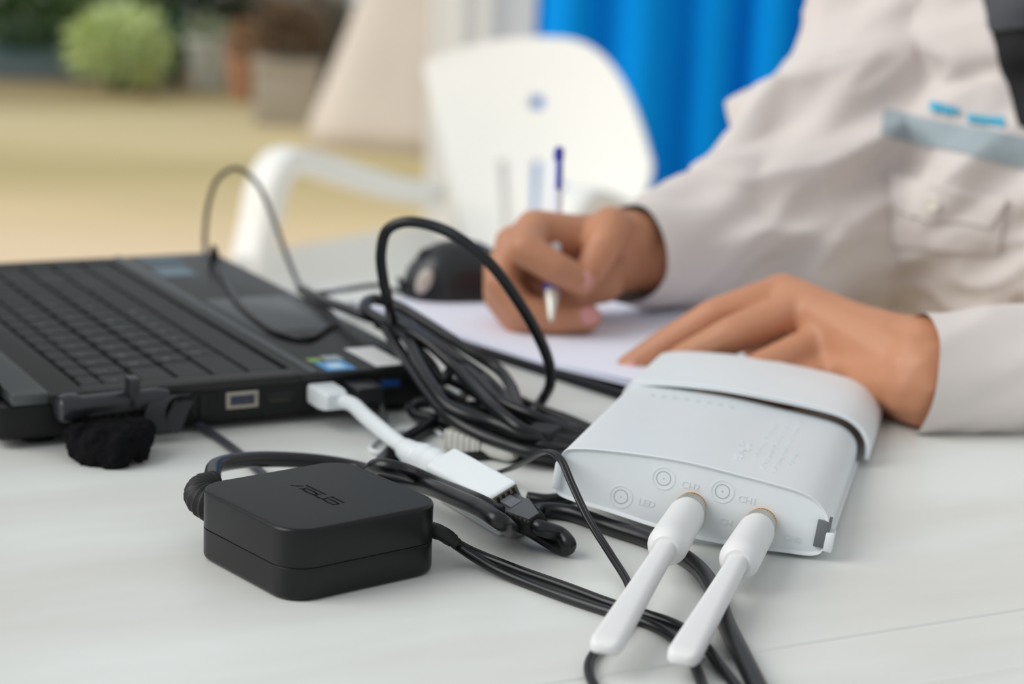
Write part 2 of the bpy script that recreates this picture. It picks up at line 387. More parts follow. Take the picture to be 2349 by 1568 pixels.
# keys: six rows parallel to the front edge
rows = [(77, 17, [19]*4+[92]+[19]*4+[17]*2+[17]*3), (96, 17, [42]+[17]*10+[46]+[17]*2), (115, 17, [32]+[17]*11+[37]+[17]*1),
        (134, 17, [27]+[17]*12+[23]+[17]), (153, 17, [17]*13+[36]+[17]), (171, 10.5, [17.6]*16)]
legend = ['', 'ZXCVBNM', 'ASDFGHJKL', 'QWERTYUIOP', '1234567890', '']
kmesh = {}
LEG_M = mat('key_legend_white', (150, 152, 150), 0.6)
fontm = {}
def glyph(ch, size):
    if (ch, size) in fontm: return fontm[(ch, size)]
    cu = bpy.data.curves.new('g', 'FONT'); cu.body = ch; cu.size = size; cu.extrude = 0.00004; cu.resolution_u = 2; cu.align_x = 'CENTER'; cu.align_y = 'CENTER'
    t = bpy.data.objects.new('g', cu); COL.objects.link(t); dgr = bpy.context.evaluated_depsgraph_get()
    me = bpy.data.meshes.new_from_object(t.evaluated_get(dgr)); bpy.data.objects.remove(t); bpy.data.curves.remove(cu)
    fontm[(ch, size)] = me; me.name = 'glyph'; me.materials.clear(); return me
for ri, (s0, dh, ws) in enumerate(rows):
    tot = sum(ws); gap = (KT1-KT0-4-tot)/(len(ws)-1); t = KT0+2; li = 0
    for ki, w in enumerate(ws):
        key = (w, dh)
        if key not in kmesh:
            b2 = bmesh.new(); rg = []
            for d, z in ((0, 0), (0, 1.6), (0.8, 2.2)):
                rg.append([Vector((x, y, z)) for x, y in rrect(dh-2*d, w-2*d, 1.2, 1)])
            loops(b2, rg)
            for v in b2.verts: v.co *= 0.001
            bmesh.ops.recalc_face_normals(b2, faces=b2.faces)
            me = bpy.data.meshes.new('key'); b2.to_mesh(me); b2.free(); me.materials.append(KEYM); kmesh[key] = me
        k = bpy.data.objects.new('key', kmesh[key]); COL.objects.link(k); k.parent = lt
        k.location = lp(s0+dh/2, t+w/2, 22.3)/1000
        lgd = legend[ri]; off = 1 if ri in (1, 2, 3) else 0
        if off <= ki < off+len(lgd):
            me = glyph(lgd[ki-off], 0.006); 
            q = bpy.data.objects.new('legend', me); COL.objects.link(q); q.parent = k
            if not me.materials: me.materials.append(LEG_M)
            q.location = (0.0025, 0.003, 0.00224); q.rotation_euler = (0, 0, -PI/2)
        t += w+gap
# touchpad, stickers
bm = bmesh.new(); box(bm, 10, 58, -188, -96, LZ-0.4, LZ+0.15, 0.05); obj('touchpad', bm, mat('touchpad_satin', (58, 62, 64), 0.28), lt)
bm = bmesh.new(); box(bm, 3, 10, -188, -96, LZ-0.4, LZ+0.3, 0.05); obj('touchpad_button', bm, mat('button_grey', (70, 72, 74), 0.35), lt)
STK = [('white_sticker', (13.5, 30.5, 4, 46), (232, 232, 232)), ('blue_sticker', (42, 58, 3, 21), (60, 150, 215)), ('green_sticker', (52, 59, 23, 31), (120, 160, 60)), ('silver_sticker', (40, 50, 23, 34), (150, 160, 165)), ('blue_grey_sticker', (36, 58, 262, 290), (92, 118, 132)), ('teal_sticker', (30, 56, 300, 326), (58, 84, 98))]
for n, (s0, s1, t0, t1), c in STK:
    bm = bmesh.new(); box(bm, s0, s1, -t1, -t0, LZ-0.1, LZ+0.12); o = obj('sticker', bm, mat(n, c, 0.4, var=0.15 if 'blue' in n else 0.02, scale=150), lt, smooth=False); tag(o, n.replace('_', ' '))
bm = bmesh.new(); box(bm, 46, 54, -17, -7, LZ, LZ+0.2); o = obj('sticker_print', bm, mat('pale_print', (190, 220, 240), .5), lt, smooth=False)
# ports on the side (y = 0 plane, outward +y local)
def side_rect(bm, s0, s1, z0, z1, d0=-0.6, d1=0.35, b=0.3):
    Mx = Matrix(((1, 0, 0, 0), (0, 0, 1, 0), (0, 1, 0, 0), (0, 0, 0, 1)))
    box(bm, s0, s1, z0, z1, d0, d1, b, Mx)
bm = bmesh.new(); side_rect(bm, 96.5, 114, 10.2, 19.2, -1, 0.8, 0.9); o = obj('display_port', bm, mat('steel_shell', (176, 168, 156), 0.35, 0.85), lt); tag(o, 'metal rimmed display socket')
bm = bmesh.new(); side_rect(bm, 98.6, 111.9, 12.1, 17.4, -0.5, 1.0, 0.6); obj('port_insert', bm, mat('port_blue_grey', (52, 58, 74), 0.5), lt)
bm = bmesh.new(); side_rect(bm, 78, 92, 12.0, 17, -0.5, 0.25, 0.5); obj('video_port', bm, BLK_DEEP, lt)
bm = bmesh.new(); side_rect(bm, 79.5, 90.5, 12.2, 13.1, -0.4, 0.5, 0.2); obj('video_port_rim', bm, mat('dim_brass', (70, 66, 56), 0.4, 0.5), lt)
for s0 in (57, 37, 17):
    bm = bmesh.new(); side_rect(bm, s0, s0+14, 13.0, 20, -0.5, 0.25, 0.3); obj('usb_port', bm, BLK_DEEP, lt)
bm = bmesh.new(); side_rect(bm, 19, 29, 14.8, 18.2, -0.4, 0.6, 0.2); o = obj('usb_tongue', bm, mat('usb_blue', (10, 74, 150), 0.45), lt); tag(o, 'blue plastic usb tongue')
bm = bmesh.new(); side_rect(bm, 124, 186, 7.5, 18.5, -0.5, 0.1, 0.2); obj('vent_recess', bm, BLK_DEEP, lt)
for k in range(13):
    bm = bmesh.new(); side_rect(bm, 125.5+k*4.8, 127.9+k*4.8, 7.8, 18.2, -0.3, 0.9, 0.3); obj('vent_fin', bm, LSIDE, lt)

# ------------------------------------------------------------------ plugs in the laptop
# white usb plug + flat cable are part of the dongle
def to_local(pts): return [dl(p) for p in pts]
bm = bmesh.new(); Mw = Matrix.Translation(Vector((0, 0, 0)))
def lap_to_dongle(s, t, z): return dl(lw(s, t, z))
rings = []
for t, w, h in ((1, 6.0, 3.0), (-3, 7.4, 5.0), (-15, 7.4, 5.0), (-21, 6.6, 4.6), (-23.5, 5.0, 3.6)):
    rings.append([lap_to_dongle(64+x, t, 15.6+y) for x, y in rrect(2*w, 2*h, 1.4, 3)])
loops(bm, rings); obj('usb_plug', bm, WHT_PLAS, dg, angle=40)
bm = bmesh.new()
wc = [lw(62, -19, 15.6), at(806, 926, 15.5), at(838, 954, 14.2), at(880, 989, 12.6), at(918, 1019, 11.2), at(942, 1036, 10.4), at(958, 1046, 10.2)]
tube(bm, to_local(spline(wc, 10)), 3.9, 14, 0.95); obj('cable', bm, WHT_PLAS, dg, angle=180)
# rj45 plug, boot and black patch cable
pc = empty('patch_cable', 'black network patch cable plugged into the white dongle and doubling back', 'cable', dend, frame(DXv, DUP))
def pl(p): p = Vector(p)-dend; return Vector((p.dot(DXv), p.dot(DFAR), p.dot(DUP)))
def pw(x, y, z): return dend+DXv*x+DFAR*y+DUP*z
bm = bmesh.new(); box(bm, -6, 11, -5.8, 5.8, 6.6, 14.4, 0.6); obj('plug', bm, mat('clear_black_plug', (74, 76, 82), 0.25), pc)
bm = bmesh.new(); box(bm, 0.5, 10.5, -2.8, 2.8, 14.4, 15.6, 0.4); obj('latch', bm, mat('latch_grey', (96, 98, 104), 0.3), pc)
bm = bmesh.new()
rings = []
for k in range(21):
    t = k/20; w = (6.2-1.8*t)*(1.0 if k % 4 < 2 else 0.86); h = (4.8-0.8*t)*(1.0 if k % 4 < 2 else 0.86)
    rings.append([Vector((11+14*t, y, 10.6-0.8*t+z)) for y, z in rrect(2*w, 2*h, 1.5, 3)])
loops(bm, rings); obj('ribbed_boot', bm, BLK_MATTE, pc, angle=30)
bm = bmesh.new()
v = [Vector((11.6, -5.6, 15.8)), Vector((11.6, 5.6, 15.8)), Vector((24, 2.6, 14.2)), Vector((24, -2.6, 14.2))]
vs = [bm.verts.new(p) for p in v]+[bm.verts.new(p-V((0, 0, 1.4))) for p in v]
for f in ((0, 1, 2, 3), (7, 6, 5, 4), (0, 4, 5, 1), (1, 5, 6, 2), (2, 6, 7, 3), (3, 7, 4, 0)): bm.faces.new([vs[i] for i in f])
obj('latch_guard', bm, mat('guard_grey', (78, 80, 84), 0.35), pc, smooth=False)
pts = [pw(22, 0, 9.8), pw(27, 0, 9.2), at(1284, 1226, 8.5), at(1303, 1247, 6), at(1300, 1255, 4), at(1278, 1249, 3.8), at(1250, 1233, 4.6), at(1210, 1209, 7), at(1165, 1186, 9.5), offp(1110, 1156, 5), offp(1050, 1130, 5), offp(995, 1108, 6), at(950, 1088, 19), at(905, 1073, 24), at(872, 1068, 24),
       at(852, 1077, 18), at(847, 1092, 9), at(860, 1078, 4), at(888, 1046, 3.8), at(930, 1010, 3.8), at(985, 975, 4), at(1040, 940, 8), at(1110, 935, 9), at(1180, 960, 8), at(1260, 1000, 6)]
bm = bmesh.new(); tube(bm, [pl(p) for p in spline(pts, 10)], 3.5, 14); obj('cable', bm, BLK_CABLE, pc, angle=180)
# thin white tie wire looped by the strain relief
bm = bmesh.new(); tube(bm, spline([at(945, 1046, 1.4), at(905, 1038, 1.4), at(862, 1036, 1.4), at(850, 1030, 1.4), at(858, 1015, 1.4), at(885, 998, 1.4), at(930, 986, 1.4), at(985, 985, 1.4), at(1015, 998, 1.4)], 8), 1.2, 8)
tag(obj('cable_tie', bm, WHT_PLAS, angle=180), 'thin white tie wire looped under the white dongle cable', 'tie')
# black usb plug beside the white one
up_ = empty('usb_plug', 'small black usb plug with a thin dark cord beside the white plug', 'plug', lw(43, -8, 12), LR)
def ul(p): p = p-lw(43, -8, 12); return Vector((p.dot(LS), -p.dot(LF), p.z))
bm = bmesh.new(); rings = []
for t, w, h in ((0.5, 6.0, 2.6), (-2, 8.0, 4.6), (-15, 8.0, 4.6), (-18, 6.8, 4.0)):
    rings.append([ul(lw(43+x, t, 15.8+y)) for x, y in rrect(2*w, 2*h, 1.5, 3)])
loops(bm, rings); obj('housing', bm, mat('plug_black', (30, 31, 34), 0.35), up_, angle=40)
bm = bmesh.new(); tube(bm, [ul(p) for p in spline([lw(42, -16, 15.5), at(868, 912, 13), at(878, 945, 7), at(886, 980, 2), at(905, 1030, 1.8), at(930, 1060, 1.8)], 8)], 1.7, 10); obj('cord', bm, mat('dark_grey_cord', (66, 68, 70), 0.4), up_, angle=180)

# dc plug lying along the laptop's side, with fuzzy cable tie
sn = -LF; sp = lw(0, -9, 0)
def sd(px, py, d): return onp(px, py, lw(0, -d, 0), sn)
dp = empty('dc_plug', 'black barrel power plug with strap lying along the laptop side', 'plug', sd(290, 950, 10)*1.0)
do = sd(290, 950, 10)
a, b = sd(152, 936, 12), sd(385, 908, 8)
bm = bmesh.new(); L_ = (b-a).length
lathe(bm, a-do, b-a, [(-5, 2), (-4.7, 4.6), (-3.4, 6.2), (0, 6.9), (5, 6.7), (7, 5.4), (L_-6, 4.8), (L_, 3.4)], 20); obj('barrel', bm, mat('barrel_black', (40, 42, 47), .3), dp)
bm = bmesh.new(); p = sd(302, 900, 9); Mx = Matrix.Translation(p-do) @ frame(LS, (0, 0, 1)).to_4x4(); box(bm, -2.6, 2.6, -3, 6, -6, 8, 0.8, Mx); obj('clip', bm, mat('clip_grey', (46, 48, 52), 0.35), dp)
bm = bmesh.new(); P = [sd(415, 905, 8), sd(375, 912, 12), sd(358, 935, 14), sd(356, 965, 14), sd(372, 992, 13), sd(392, 985, 11), sd(404, 955, 9), sd(420, 920, 7)]
Q = spline([q-do for q in P], 6)
vs = []
for q in Q:
    vs.append([q-LS*5+LF*0.7, q+LS*5+LF*0.7, q+LS*5-LF*0.7, q-LS*5-LF*0.7])
loops(bm, vs); obj('strap', bm, mat('strap_black', (44, 46, 50), 0.6), dp, angle=40)
bm = bmesh.new(); tube(bm, [q-do for q in spline([sd(400, 938, 7), at(425, 955, 6), at(480, 990, 2.4), at(545, 1037, 2.2), at(600, 1085, 2.2), at(640, 1120, 2.2)], 8)], 2.1, 10); obj('cord', bm, mat('dc_cord', (58, 58, 66), 0.4), dp, angle=180)
fz = dep(250, 1078, 892)
def fuzz(p, n): 
    return 1.6*noise.noise(p*0.22)+1.1*noise.noise(p*0.6+V((9, 3, 1)))
g = lambda x, y, Y, r: (dep(x, y, Y), r)
FZ = [g(190, 990, 905, 6) + g(325, 990, 905, 7), g(182, 1000, 898, 7) + g(187, 1032, 892, 6), g(325, 1000, 900, 6)+g(318, 1030, 892, 6), g(230, 1010, 893, 8)+g(285, 1012, 893, 9), g(225, 1025, 888, 9)+g(250, 1055, 884, 6), g(270, 1030, 886, 8)+g(262, 1068, 882, 4), g(195, 1045, 886, 4)+g(230, 1052, 884, 5)]
FZ = [(a, r, b, s) for a, r, b, s in FZ]
o = blob('fuzzy_tie', FZ, 1.4, 2, mat('black_velvet', (20, 20, 22), 0.95, var=0.3, scale=400, bump=0.6, bscale=1500, spec=0.1), None, (fz.x, fz.y, 0), fuzz)
tag(o, 'fuzzy black fabric cable tie bunched below the barrel plug', 'cable tie')

# twin output cord of the adapter
tw = empty('twin_output_cord', 'black twin cord from the adapter output running to the lower right', 'cable', ap(44, -22, 0))
to = ap(44, -22, 0)
bm = bmesh.new(); bp = spline([ap(35.5, -21.5, 15), at(1012, 1222, 13.5), at(1034, 1236, 11), at(1050, 1248, 9)], 6)
tube(bm, [p-to for p in bp], [3.3]*6+[3.1]*6+[2.9]*3+[2.4]*(len(bp)-15), 14); obj('plug', bm, BLK_MATTE, tw, angle=180)
s1 = [at(1042, 1243, 9.5), at(1080, 1263, 6), at(1120, 1280, 4), at(1200, 1311, 2.4), at(1300, 1346, 2.4), at(1400, 1383, 2.4), at(1480, 1408, 2.4), at(1550, 1432, 2.4), at(1610, 1475, 2.4), at(1650, 1525, 2.4), at(1700, 1590, 2.4), at(1740, 1660, 2.4)]
s2 = [at(1042, 1246, 8.5), at(1085, 1275, 5.5), at(1130, 1302, 3.5), at(1200, 1333, 2.2), at(1300, 1370, 2.2), at(1400, 1403, 2.2), at(1480, 1427, 2.2), at(1540, 1458, 2.2), at(1580, 1500, 2.2), at(1605, 1555, 2.2), at(1630, 1640, 2.2)]
for s in (s1, s2):
    bm = bmesh.new(); tube(bm, [p-to for p in spline(s, 8)], 2.05, 12); obj('strand', bm, BLK_CABLE, tw, angle=180)
# thin flat twin lead arching beside the router
bm = bmesh.new()
tl = spline([at(1120, 1088, 3), at(1160, 1078, 8), at(1205, 1058, 20), at(1240, 1038, 29), at(1266, 1037, 33), at(1288, 1056, 32), at(1312, 1110, 25), at(1350, 1190, 15), at(1400, 1270, 7), at(1442, 1340, 3), at(1452, 1395, 2), at(1425, 1445, 2), at(1378, 1482, 2), at(1354, 1512, 2), at(1352, 1545, 2), at(1372, 1590, 2), at(1400, 1650, 2)], 10)
for sgn in (-1, 1):
    P = []
    for i, p in enumerate(tl):
        t = (tl[min(i+1, len(tl)-1)]-tl[max(0, i-1)]).normalized(); s = t.cross(V((0, 0, 1))); s.normalize(); P.append(p+s*0.85*sgn)
    tube(bm, P, 1.0, 8)
tag(obj('flat_lead', bm, BLK_CABLE, angle=180), 'thin flat black twin lead arching over the left corner of the router', 'cable')

# ================================================================== ROUTER
yaw, pit, rol = math.radians(-13.7), math.radians(-2.2), math.radians(6.6)
RM = Matrix.Rotation(yaw, 3, 'Z') @ Matrix.Rotation(pit, 3, 'X') @ Matrix.Rotation(rol, 3, 'Y')
RO = Vector((25.2, 817.7, 34.6))
ro = empty('router', 'white outdoor router box with two stubby antennas, tilted on the cords', 'router', RO, RM)
def rw(p): return RO + RM @ Vector(p)
RWD, RLEN = 112.0, 154.0
RP = [(-2.6, -8), (-2.5, -3), (-0.6, 1.0), (5, 2.9), (18.5, 5.0), (44, 7.3), (57, 7.5), (70, 7.1), (89.5, 6.4), (100, 5.5), (106, 3.9), (110.6, 0.8), (113.4, -3.2), (114.4, -8), (114.3, -14), (113, -18.2), (109.5, -20.1), (98.5, -21.4), (80, -23.3), (62, -24.2), (42.6, -23.4), (23, -21.5), (4, -20), (-1, -18.4), (-2.6, -14)]
def closed_curve(P, n):
    P = [Vector((x, 0, z)) for x, z in P]; m = len(P); Q = P[-3:]+P+P[:4]
    S_ = spline(Q, n); return S_[3*n:3*n+m*n]
RC = closed_curve(RP, 4); RN = []
for k in range(len(RC)):
    t = (RC[(k+1) % len(RC)]-RC[k-1]).normalized(); RN.append(Vector((-t.z, 0, t.x)))
def rprof(y, e=0.0):
    f = 1-.20*max(0, y)/245
    out = []
    for p, n in zip(RC, RN):
        q = p+n*e; out.append(Vector((q.x, y, -9.5+(q.z+9.5)*f)))
    return out
bm = bmesh.new(); rings = []
for y, e in ((1.2, -1.4), (0.3, -0.6), (0, 0.0), (0.6, 0.12), (2.2, 0.15), (3.0, 0.0), (RLEN-3, 0.0), (RLEN-.6, -.8), (RLEN, -2.5)):
    rings.append(rprof(y, e))
loops(bm, rings); obj('body', bm, WHT_COOL, ro, angle=40)
# hood: arched strap over the far end, open below and behind
NK = len(RC); top_idx = [k for k in range(NK)]
def hood_ring(y, grow=0.0):
    f = 1-.20*y/245; lo, hi = -13.0, -11.0
    path = []
    for p, n in zip(RC, RN):
        if p.z > -12.5 and (p.z > 0 or n.x*(p.x-56) > 0): path.append((p, n))
    path.sort(key=lambda a: math.atan2(-(a[0].z+14), a[0].x-56) if False else -math.atan2(a[0].z+14, a[0].x-56))
    outer, inner = [], []
    for p, n in path:
        u = max(0, min(1, (p.x+2)/116)); tf = max(0, min(1, (p.z+6)/10))
        eo = 1.4*(1-u)+6.2*u+tf*2.4*(1-abs(2*u-1)**3)*.8+grow; ei = eo-2.0-2*grow
        for lst, e in ((outer, eo), (inner, ei)):
            q = p+n*e; lst.append(Vector((q.x, y, -9.5+(q.z+9.5)*f)))
    return outer+inner[::-1]
bm = bmesh.new()
def ydip(pt): 
    u = (pt.x-56)/58; return pt+Vector((0, -5.5*(1-min(1, u*u))+1.5, 0))
rg = []
for y, g_ in ((149.6, -0.7), (149.0, -.2), (149.4, 0.15), (151, 0.2), (160, 0.0), (200, 0.0), (240, -.1), (246, -.3), (247.5, -.8)):
    r = hood_ring(y, g_)
    rg.append([ydip(q) if y < 170 else q for q in r])
loops(bm, rg); obj('hood', bm, WHT_COOL, ro, angle=50)
# foot bracket under the middle of the body
bm = bmesh.new(); 
vs = [V((42, 6, -22.5)), V((98, 6, -21)), V((92, 6, -27)), V((62, 6, -29))]; loops(bm, [vs, [p+V((0, 60, 2)) for p in vs]]); obj('foot_bracket', bm, WHT_COOL, ro, smooth=False)
def ztop(x, y=0):
    P = [p for p in RC if p.z > -2]; P.sort(key=lambda p: p.x); z = np.interp(x, [p.x for p in P], [p.z for p in P])
    return -9.5+(float(z)+9.5)*(1-.20*y/245)
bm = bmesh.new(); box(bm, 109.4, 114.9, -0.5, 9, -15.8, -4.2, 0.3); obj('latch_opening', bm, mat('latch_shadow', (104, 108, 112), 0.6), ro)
bm = bmesh.new(); box(bm, 113.2, 116.2, 4, 150, -15.2, -12.4, 0.8); box(bm, 113.6, 117.4, -1, 7, -17, -8.5, 0.8); obj('latch_rail', bm, WHT_PLAS, ro)
bm = bmesh.new(); box(bm, -3.9, -0.6, -1, 24, -16.5, -4.5, 0.8); obj('latch_rail', bm, WHT_PLAS, ro)
# knock-out rings on the near face
for x, z in ((26.2, -13.9), (42.7, -1.9), (68.1, -1.8)):
    for r, w, d, m_ in ((3.0, 0.16, 0.10, GREY_LINE), (4.8, 0.35, 0.16, WHT_PLAS)):
        bm = bmesh.new(); rg = []
        for k in range(32):
            a = 2*PI*k/32; ca, sa = math.cos(a), math.sin(a)
            rg.append([Vector((x+(r+dx)*ca, 1.2-dy, z+(r+dx)*sa)) for dx, dy in ((-w, -0.3), (-w, d*.8), (0, d), (w, d*.8), (w, -0.3))])
        loops(bm, rg, cap=False, closed=True); obj('knockout_ring', bm, m_, ro)
    bm = bmesh.new(); lathe(bm, (x, 1.3, z), (0, -1, 0), [(0, .3), (.25, .25)], 8); obj('knockout_centre', bm, GREY_LINE, ro)
def emboss(txt, size, x, z, m_, face='near', rot=0, name='embossed_lettering', depth=0.12, y=1.05):
    me = glyph(txt, size*0.001).copy(); me.materials.clear(); me.materials.append(m_)
    o = bpy.data.objects.new(name, me); COL.objects.link(o); o.parent = ro
    if face == 'near':
        o.location = (x*.001, y*.001, z*.001); o.rotation_euler = (PI/2, 0, 0); o.scale = (1, 1, 1.2)
    else:
        o.location = (x*.001, y*.001, (ztop(x, y)+0.02)*.001); q = (x-56)/56
        sl_ = math.atan(-15*q/56); o.rotation_euler = (Matrix.Rotation(-sl_, 3, 'Y') @ Matrix.Rotation(rot, 3, 'Z')).to_euler()
    return o
EMB = mat('emboss_white', (226, 232, 236), 0.5, var=0.02)
emboss('LED', 4.2, 37.5, -14.2, EMB); emboss('CH2', 4.2, 54.5, -2.6, EMB); emboss('CH1', 4.2, 79.0, -3.2, EMB)
emboss('CH', 3.8, 72, -14.6, EMB); emboss('CH0', 3.8, 100.5, -15.2, EMB)
# row of small led marks beside the hood and rows of illegible raised lettering
EMB2 = mat('led_mark_grey', (172, 178, 180), 0.5)
for k in range(8):
    x = 14.6+k*5.5
    bm = bmesh.new(); box(bm, x-1.2, x+1.2, 126.5, 128.2, ztop(x, 127)-.3, ztop(x, 127)+.06); obj('led_mark', bm, EMB2, ro, smooth=False)
bm = bmesh.new(); random.seed(3)
for c, (x, y0, y1, h) in enumerate(((69, 24, 60, 5.2), (76, 36, 112, 2.2), (81, 22, 118, 2.0), (86, 18, 132, 1.9), (91, 40, 64, 2.4))):
    y = y0
    while y < y1:
        l = random.uniform(.7, 2.2)*(1.7 if h > 4 else 1)
        for q in range(2):
            xx = x+random.uniform(-h/2, h/2*.3); box(bm, xx, xx+random.uniform(.3, h*.5), y, y+l*.6, ztop(xx, y)-.5, ztop(xx, y)+0.2+0.1*random.random())
        y += l+random.uniform(.3, 1.6)
tag(obj('raised_lettering', bm, mat('raised_white', (222, 228, 231), .4), ro, smooth=False), kind='stuff')
# antennas
RMI = RM.transposed()
def rl_(p): return RMI @ (p-RO)
def antenna(x, z, hinge, tip, ztip):
    n = V((0, -1, 0)); b0 = V((x, 1.0, z))
    h = rl_(hinge); t = rl_(tip)
    bm = bmesh.new()
    ax = (h-b0); ax.normalize(); L = (h-b0).length
    lathe(bm, b0+ax*8.6, ax, [(0, 5.4), (0.3, 6.6), (1.2, 7.1), (5, 7.7), (L-18, 8.2), (L-13, 8.2), (L-9.5, 7.4), (L-7.6, 5.5), (L-7, .5)], 28)
    o = obj('antenna', bm, WHT_ANT, ro)
    bm = bmesh.new(); lathe(bm, b0-ax*1.0, ax, [(0, 6.4), (1.5, 6.4), (1.6, 5.6), (4.6, 5.6)], 28); obj('brass_thread', bm, GOLD, o)
    bm = bmesh.new(); rings = []; s = ax.orthogonal().normalized(); tt = ax.cross(s)
    for d, rr_ in ((1.6, 5.4), (1.9, 6.8), (8.4, 7.0), (8.8, 5.9)):
        rings.append([b0+ax*d+(s*math.cos(2*PI*k/72)+tt*math.sin(2*PI*k/72))*(rr_*(1.0 if k % 2 else 0.955)) for k in range(72)])
    loops(bm, rings); obj('knurled_ring', bm, NICKEL, o, angle=20)
    bm = bmesh.new(); d = (t-h); Lb = d.length; d.normalize(); st = h-d*7
    upv = RMI @ V((0, 0, 1)); upv = (upv-d*upv.dot(d)).normalized(); sd_ = d.cross(upv); rings = []
    for f, w, th in ((-0.01, 1.0, 1.0), (0.0, 2.8, 2.8), (0.04, 3.9, 3.7), (0.2, 4.3, 3.8), (0.5, 4.9, 3.6), (0.8, 5.7, 3.4), (0.95, 6.0, 3.3), (0.985, 5.4, 2.8), (1.0, 3.6, 1.6), (1.003, 1.0, .6)):
        c = st+d*((Lb+7)*f)
        rings.append([c+sd_*p+upv*q for p, q in rrect(2*w, 2*th, min(w, th)*.8, 4)])
    loops(bm, rings); obj('blade', bm, WHT_ANT, o, angle=50)
    return o
antenna(56.5, -11.3, at(1527, 1258, 17), at(1385, 1488, 12), 8)
antenna(86.6, -11.3, at(1692, 1290, 14), at(1563, 1513, 10), 8)

# ================================================================== COIL OF BLACK CABLE
co = at(1080, 930, 0)
cb = empty('cable_coil', 'untidy coil of black power cable spilling off the laptop corner', 'cable', co)
def S(*p): return [at(x, y, z) for x, y, z in p]
arch = [at(905, 770, 32), dep(893, 700, 1010), dep(880, 645, 1008), dep(874, 580, 1005), dep(888, 528, 1003), dep(930, 509, 1000), dep(1000, 520, 996), dep(1060, 550, 990), dep(1125, 605, 985), dep(1185, 685, 985), dep(1232, 765, 990), dep(1260, 835, 998), dep(1262, 880, 1002), at(1245, 915, 8), at(1225, 945, 5), at(1250, 985, 5)]
strands = [
 (S((690, 663, 27), (745, 690, 31), (800, 709, 36), (850, 728, 39), (905, 745, 39), (955, 772, 35), (1010, 808, 29), (1055, 850, 23), (1100, 890, 19), (1170, 935, 17), (1250, 965, 14), (1340, 996, 8), (1400, 1020, 4)), 2.9),
 (S((1400, 1050, 4), (1320, 1010, 8), (1240, 985, 11), (1195, 945, 13), (1172, 885, 16), (1140, 845, 20), (1085, 810, 26), (1020, 768, 33), (960, 730, 39), (905, 699, 43), (862, 686, 45), (838, 695, 45), (842, 714, 43), (875, 738, 40), (905, 785, 33), (945, 845, 27), (985, 905, 21), (1030, 955, 17), (1095, 993, 13), (1170, 1022, 10), (1240, 1042, 8), (1320, 1050, 5), (1380, 1055, 4)), 3.1),
 (S((868, 742, 36), (930, 772, 38), (962, 835, 33), (992, 885, 28), (1020, 925, 23), (1065, 950, 20), (1130, 968, 18), (1210, 1000, 15), (1290, 1020, 9), (1370, 1040, 5)), 3.0),
 (S((930, 772, 34), (985, 830, 24), (1018, 872, 20), (1036, 848, 25), (1065, 848, 26), (1105, 880, 24), (1150, 922, 21), (1220, 952, 18), (1290, 985, 12), (1370, 1020, 6)), 3.0),
 (S((1380, 1046, 5), (1320, 1036, 6), (1260, 1026, 10), (1190, 998, 13), (1110, 962, 14), (1035, 932, 14), (985, 922, 11), (952, 928, 8), (948, 946, 5), (1000, 962, 5), (1050, 980, 5), (1110, 1010, 5), (1180, 1036, 4), (1250, 1052, 4), (1330, 1066, 4)), 3.1),
 (S((1000, 860, 14), (1060, 885, 15), (1110, 915, 14), (1170, 948, 12), (1240, 960, 9), (1310, 975, 7), (1380, 1010, 4)), 2.8),
 (S((990, 880, 10), (1040, 912, 10), (1090, 945, 9), (1150, 975, 8), (1215, 985, 7), (1280, 1000, 6), (1360, 1020, 4)), 2.8),
 (S((850, 722, 40), (930, 756, 42), (985, 790, 38), (1035, 835, 31), (1085, 885, 26), (1140, 940, 23), (1200, 985, 18), (1270, 1005, 12), (1360, 1030, 6)), 3.0),
 (S((900, 720, 41), (960, 760, 38), (1010, 790, 34), (1065, 830, 28), (1110, 862, 22), (1150, 900, 17), (1200, 950, 14), (1280, 985, 9), (1370, 1020, 5)), 2.7),
 (S((1380, 1040, 3), (1300, 1010, 4), (1220, 1000, 5), (1140, 990, 6), (1080, 960, 7), (1060, 915, 8), (1090, 890, 8), (1160, 905, 7), (1230, 935, 6), (1300, 960, 5), (1370, 990, 4)), 2.7),
 (S((880, 1052, 2.4), (950, 1046, 2.4), (1010, 1048, 2.4), (1080, 1045, 2.4), (1150, 1042, 2.4), (1230, 1048, 2.4), (1320, 1062, 2.4)), 2.2),
 (S((1360, 1080, 3.2), (1330, 1120, 3.2), (1300, 1140, 3.2), (1255, 1147, 3.2), (1210, 1142, 3.2)), 3.0),
 (arch, 2.9)]
for P, r in strands:
    bm = bmesh.new(); tube(bm, [p-co for p in spline(P, 8)], r, 12); obj('cable_loop', bm, BLK_CABLE, cb, angle=180)
bm = bmesh.new(); p = at(1245, 1015, 9)-co; Mx = Matrix.Translation(p) @ Matrix.Rotation(-0.35, 4, 'Z'); box(bm, -7, 7, -8, 8, -4, 8, 1, Mx); obj('cable_clamp', bm, BLK_MATTE, cb)
# greyish ribbed plug lying behind the dongle
gp = at(1115, 1012, 0); 
g1 = empty('network_plug', 'pale grey ribbed network plug half hidden behind the white dongle', 'plug', gp)
bm = bmesh.new(); rings = []
a, b = at(1035, 1003, 6)-gp, at(1115, 1022, 6)-gp; d = (b-a).normalized(); sv = d.cross(V((0, 0, 1)))
for k in range(25):
    t = k/24; s = (1.0 if k % 4 < 2 else .9); rings.append([a+(b-a)*t+sv*p*s+V((0, 0, 1))*q*s for p, q in rrect(12, 10.5, 2, 3)])
loops(bm, rings); obj('ribbed_boot', bm, mat('pale_grey_boot', (206, 204, 198), .5), g1, angle=25)
bm = bmesh.new(); lathe(bm, b, d, [(0, 5), (14, 5), (18, 3)], 16); obj('body', bm, mat('pale_grey_boot', (206, 204, 198), .5), g1)

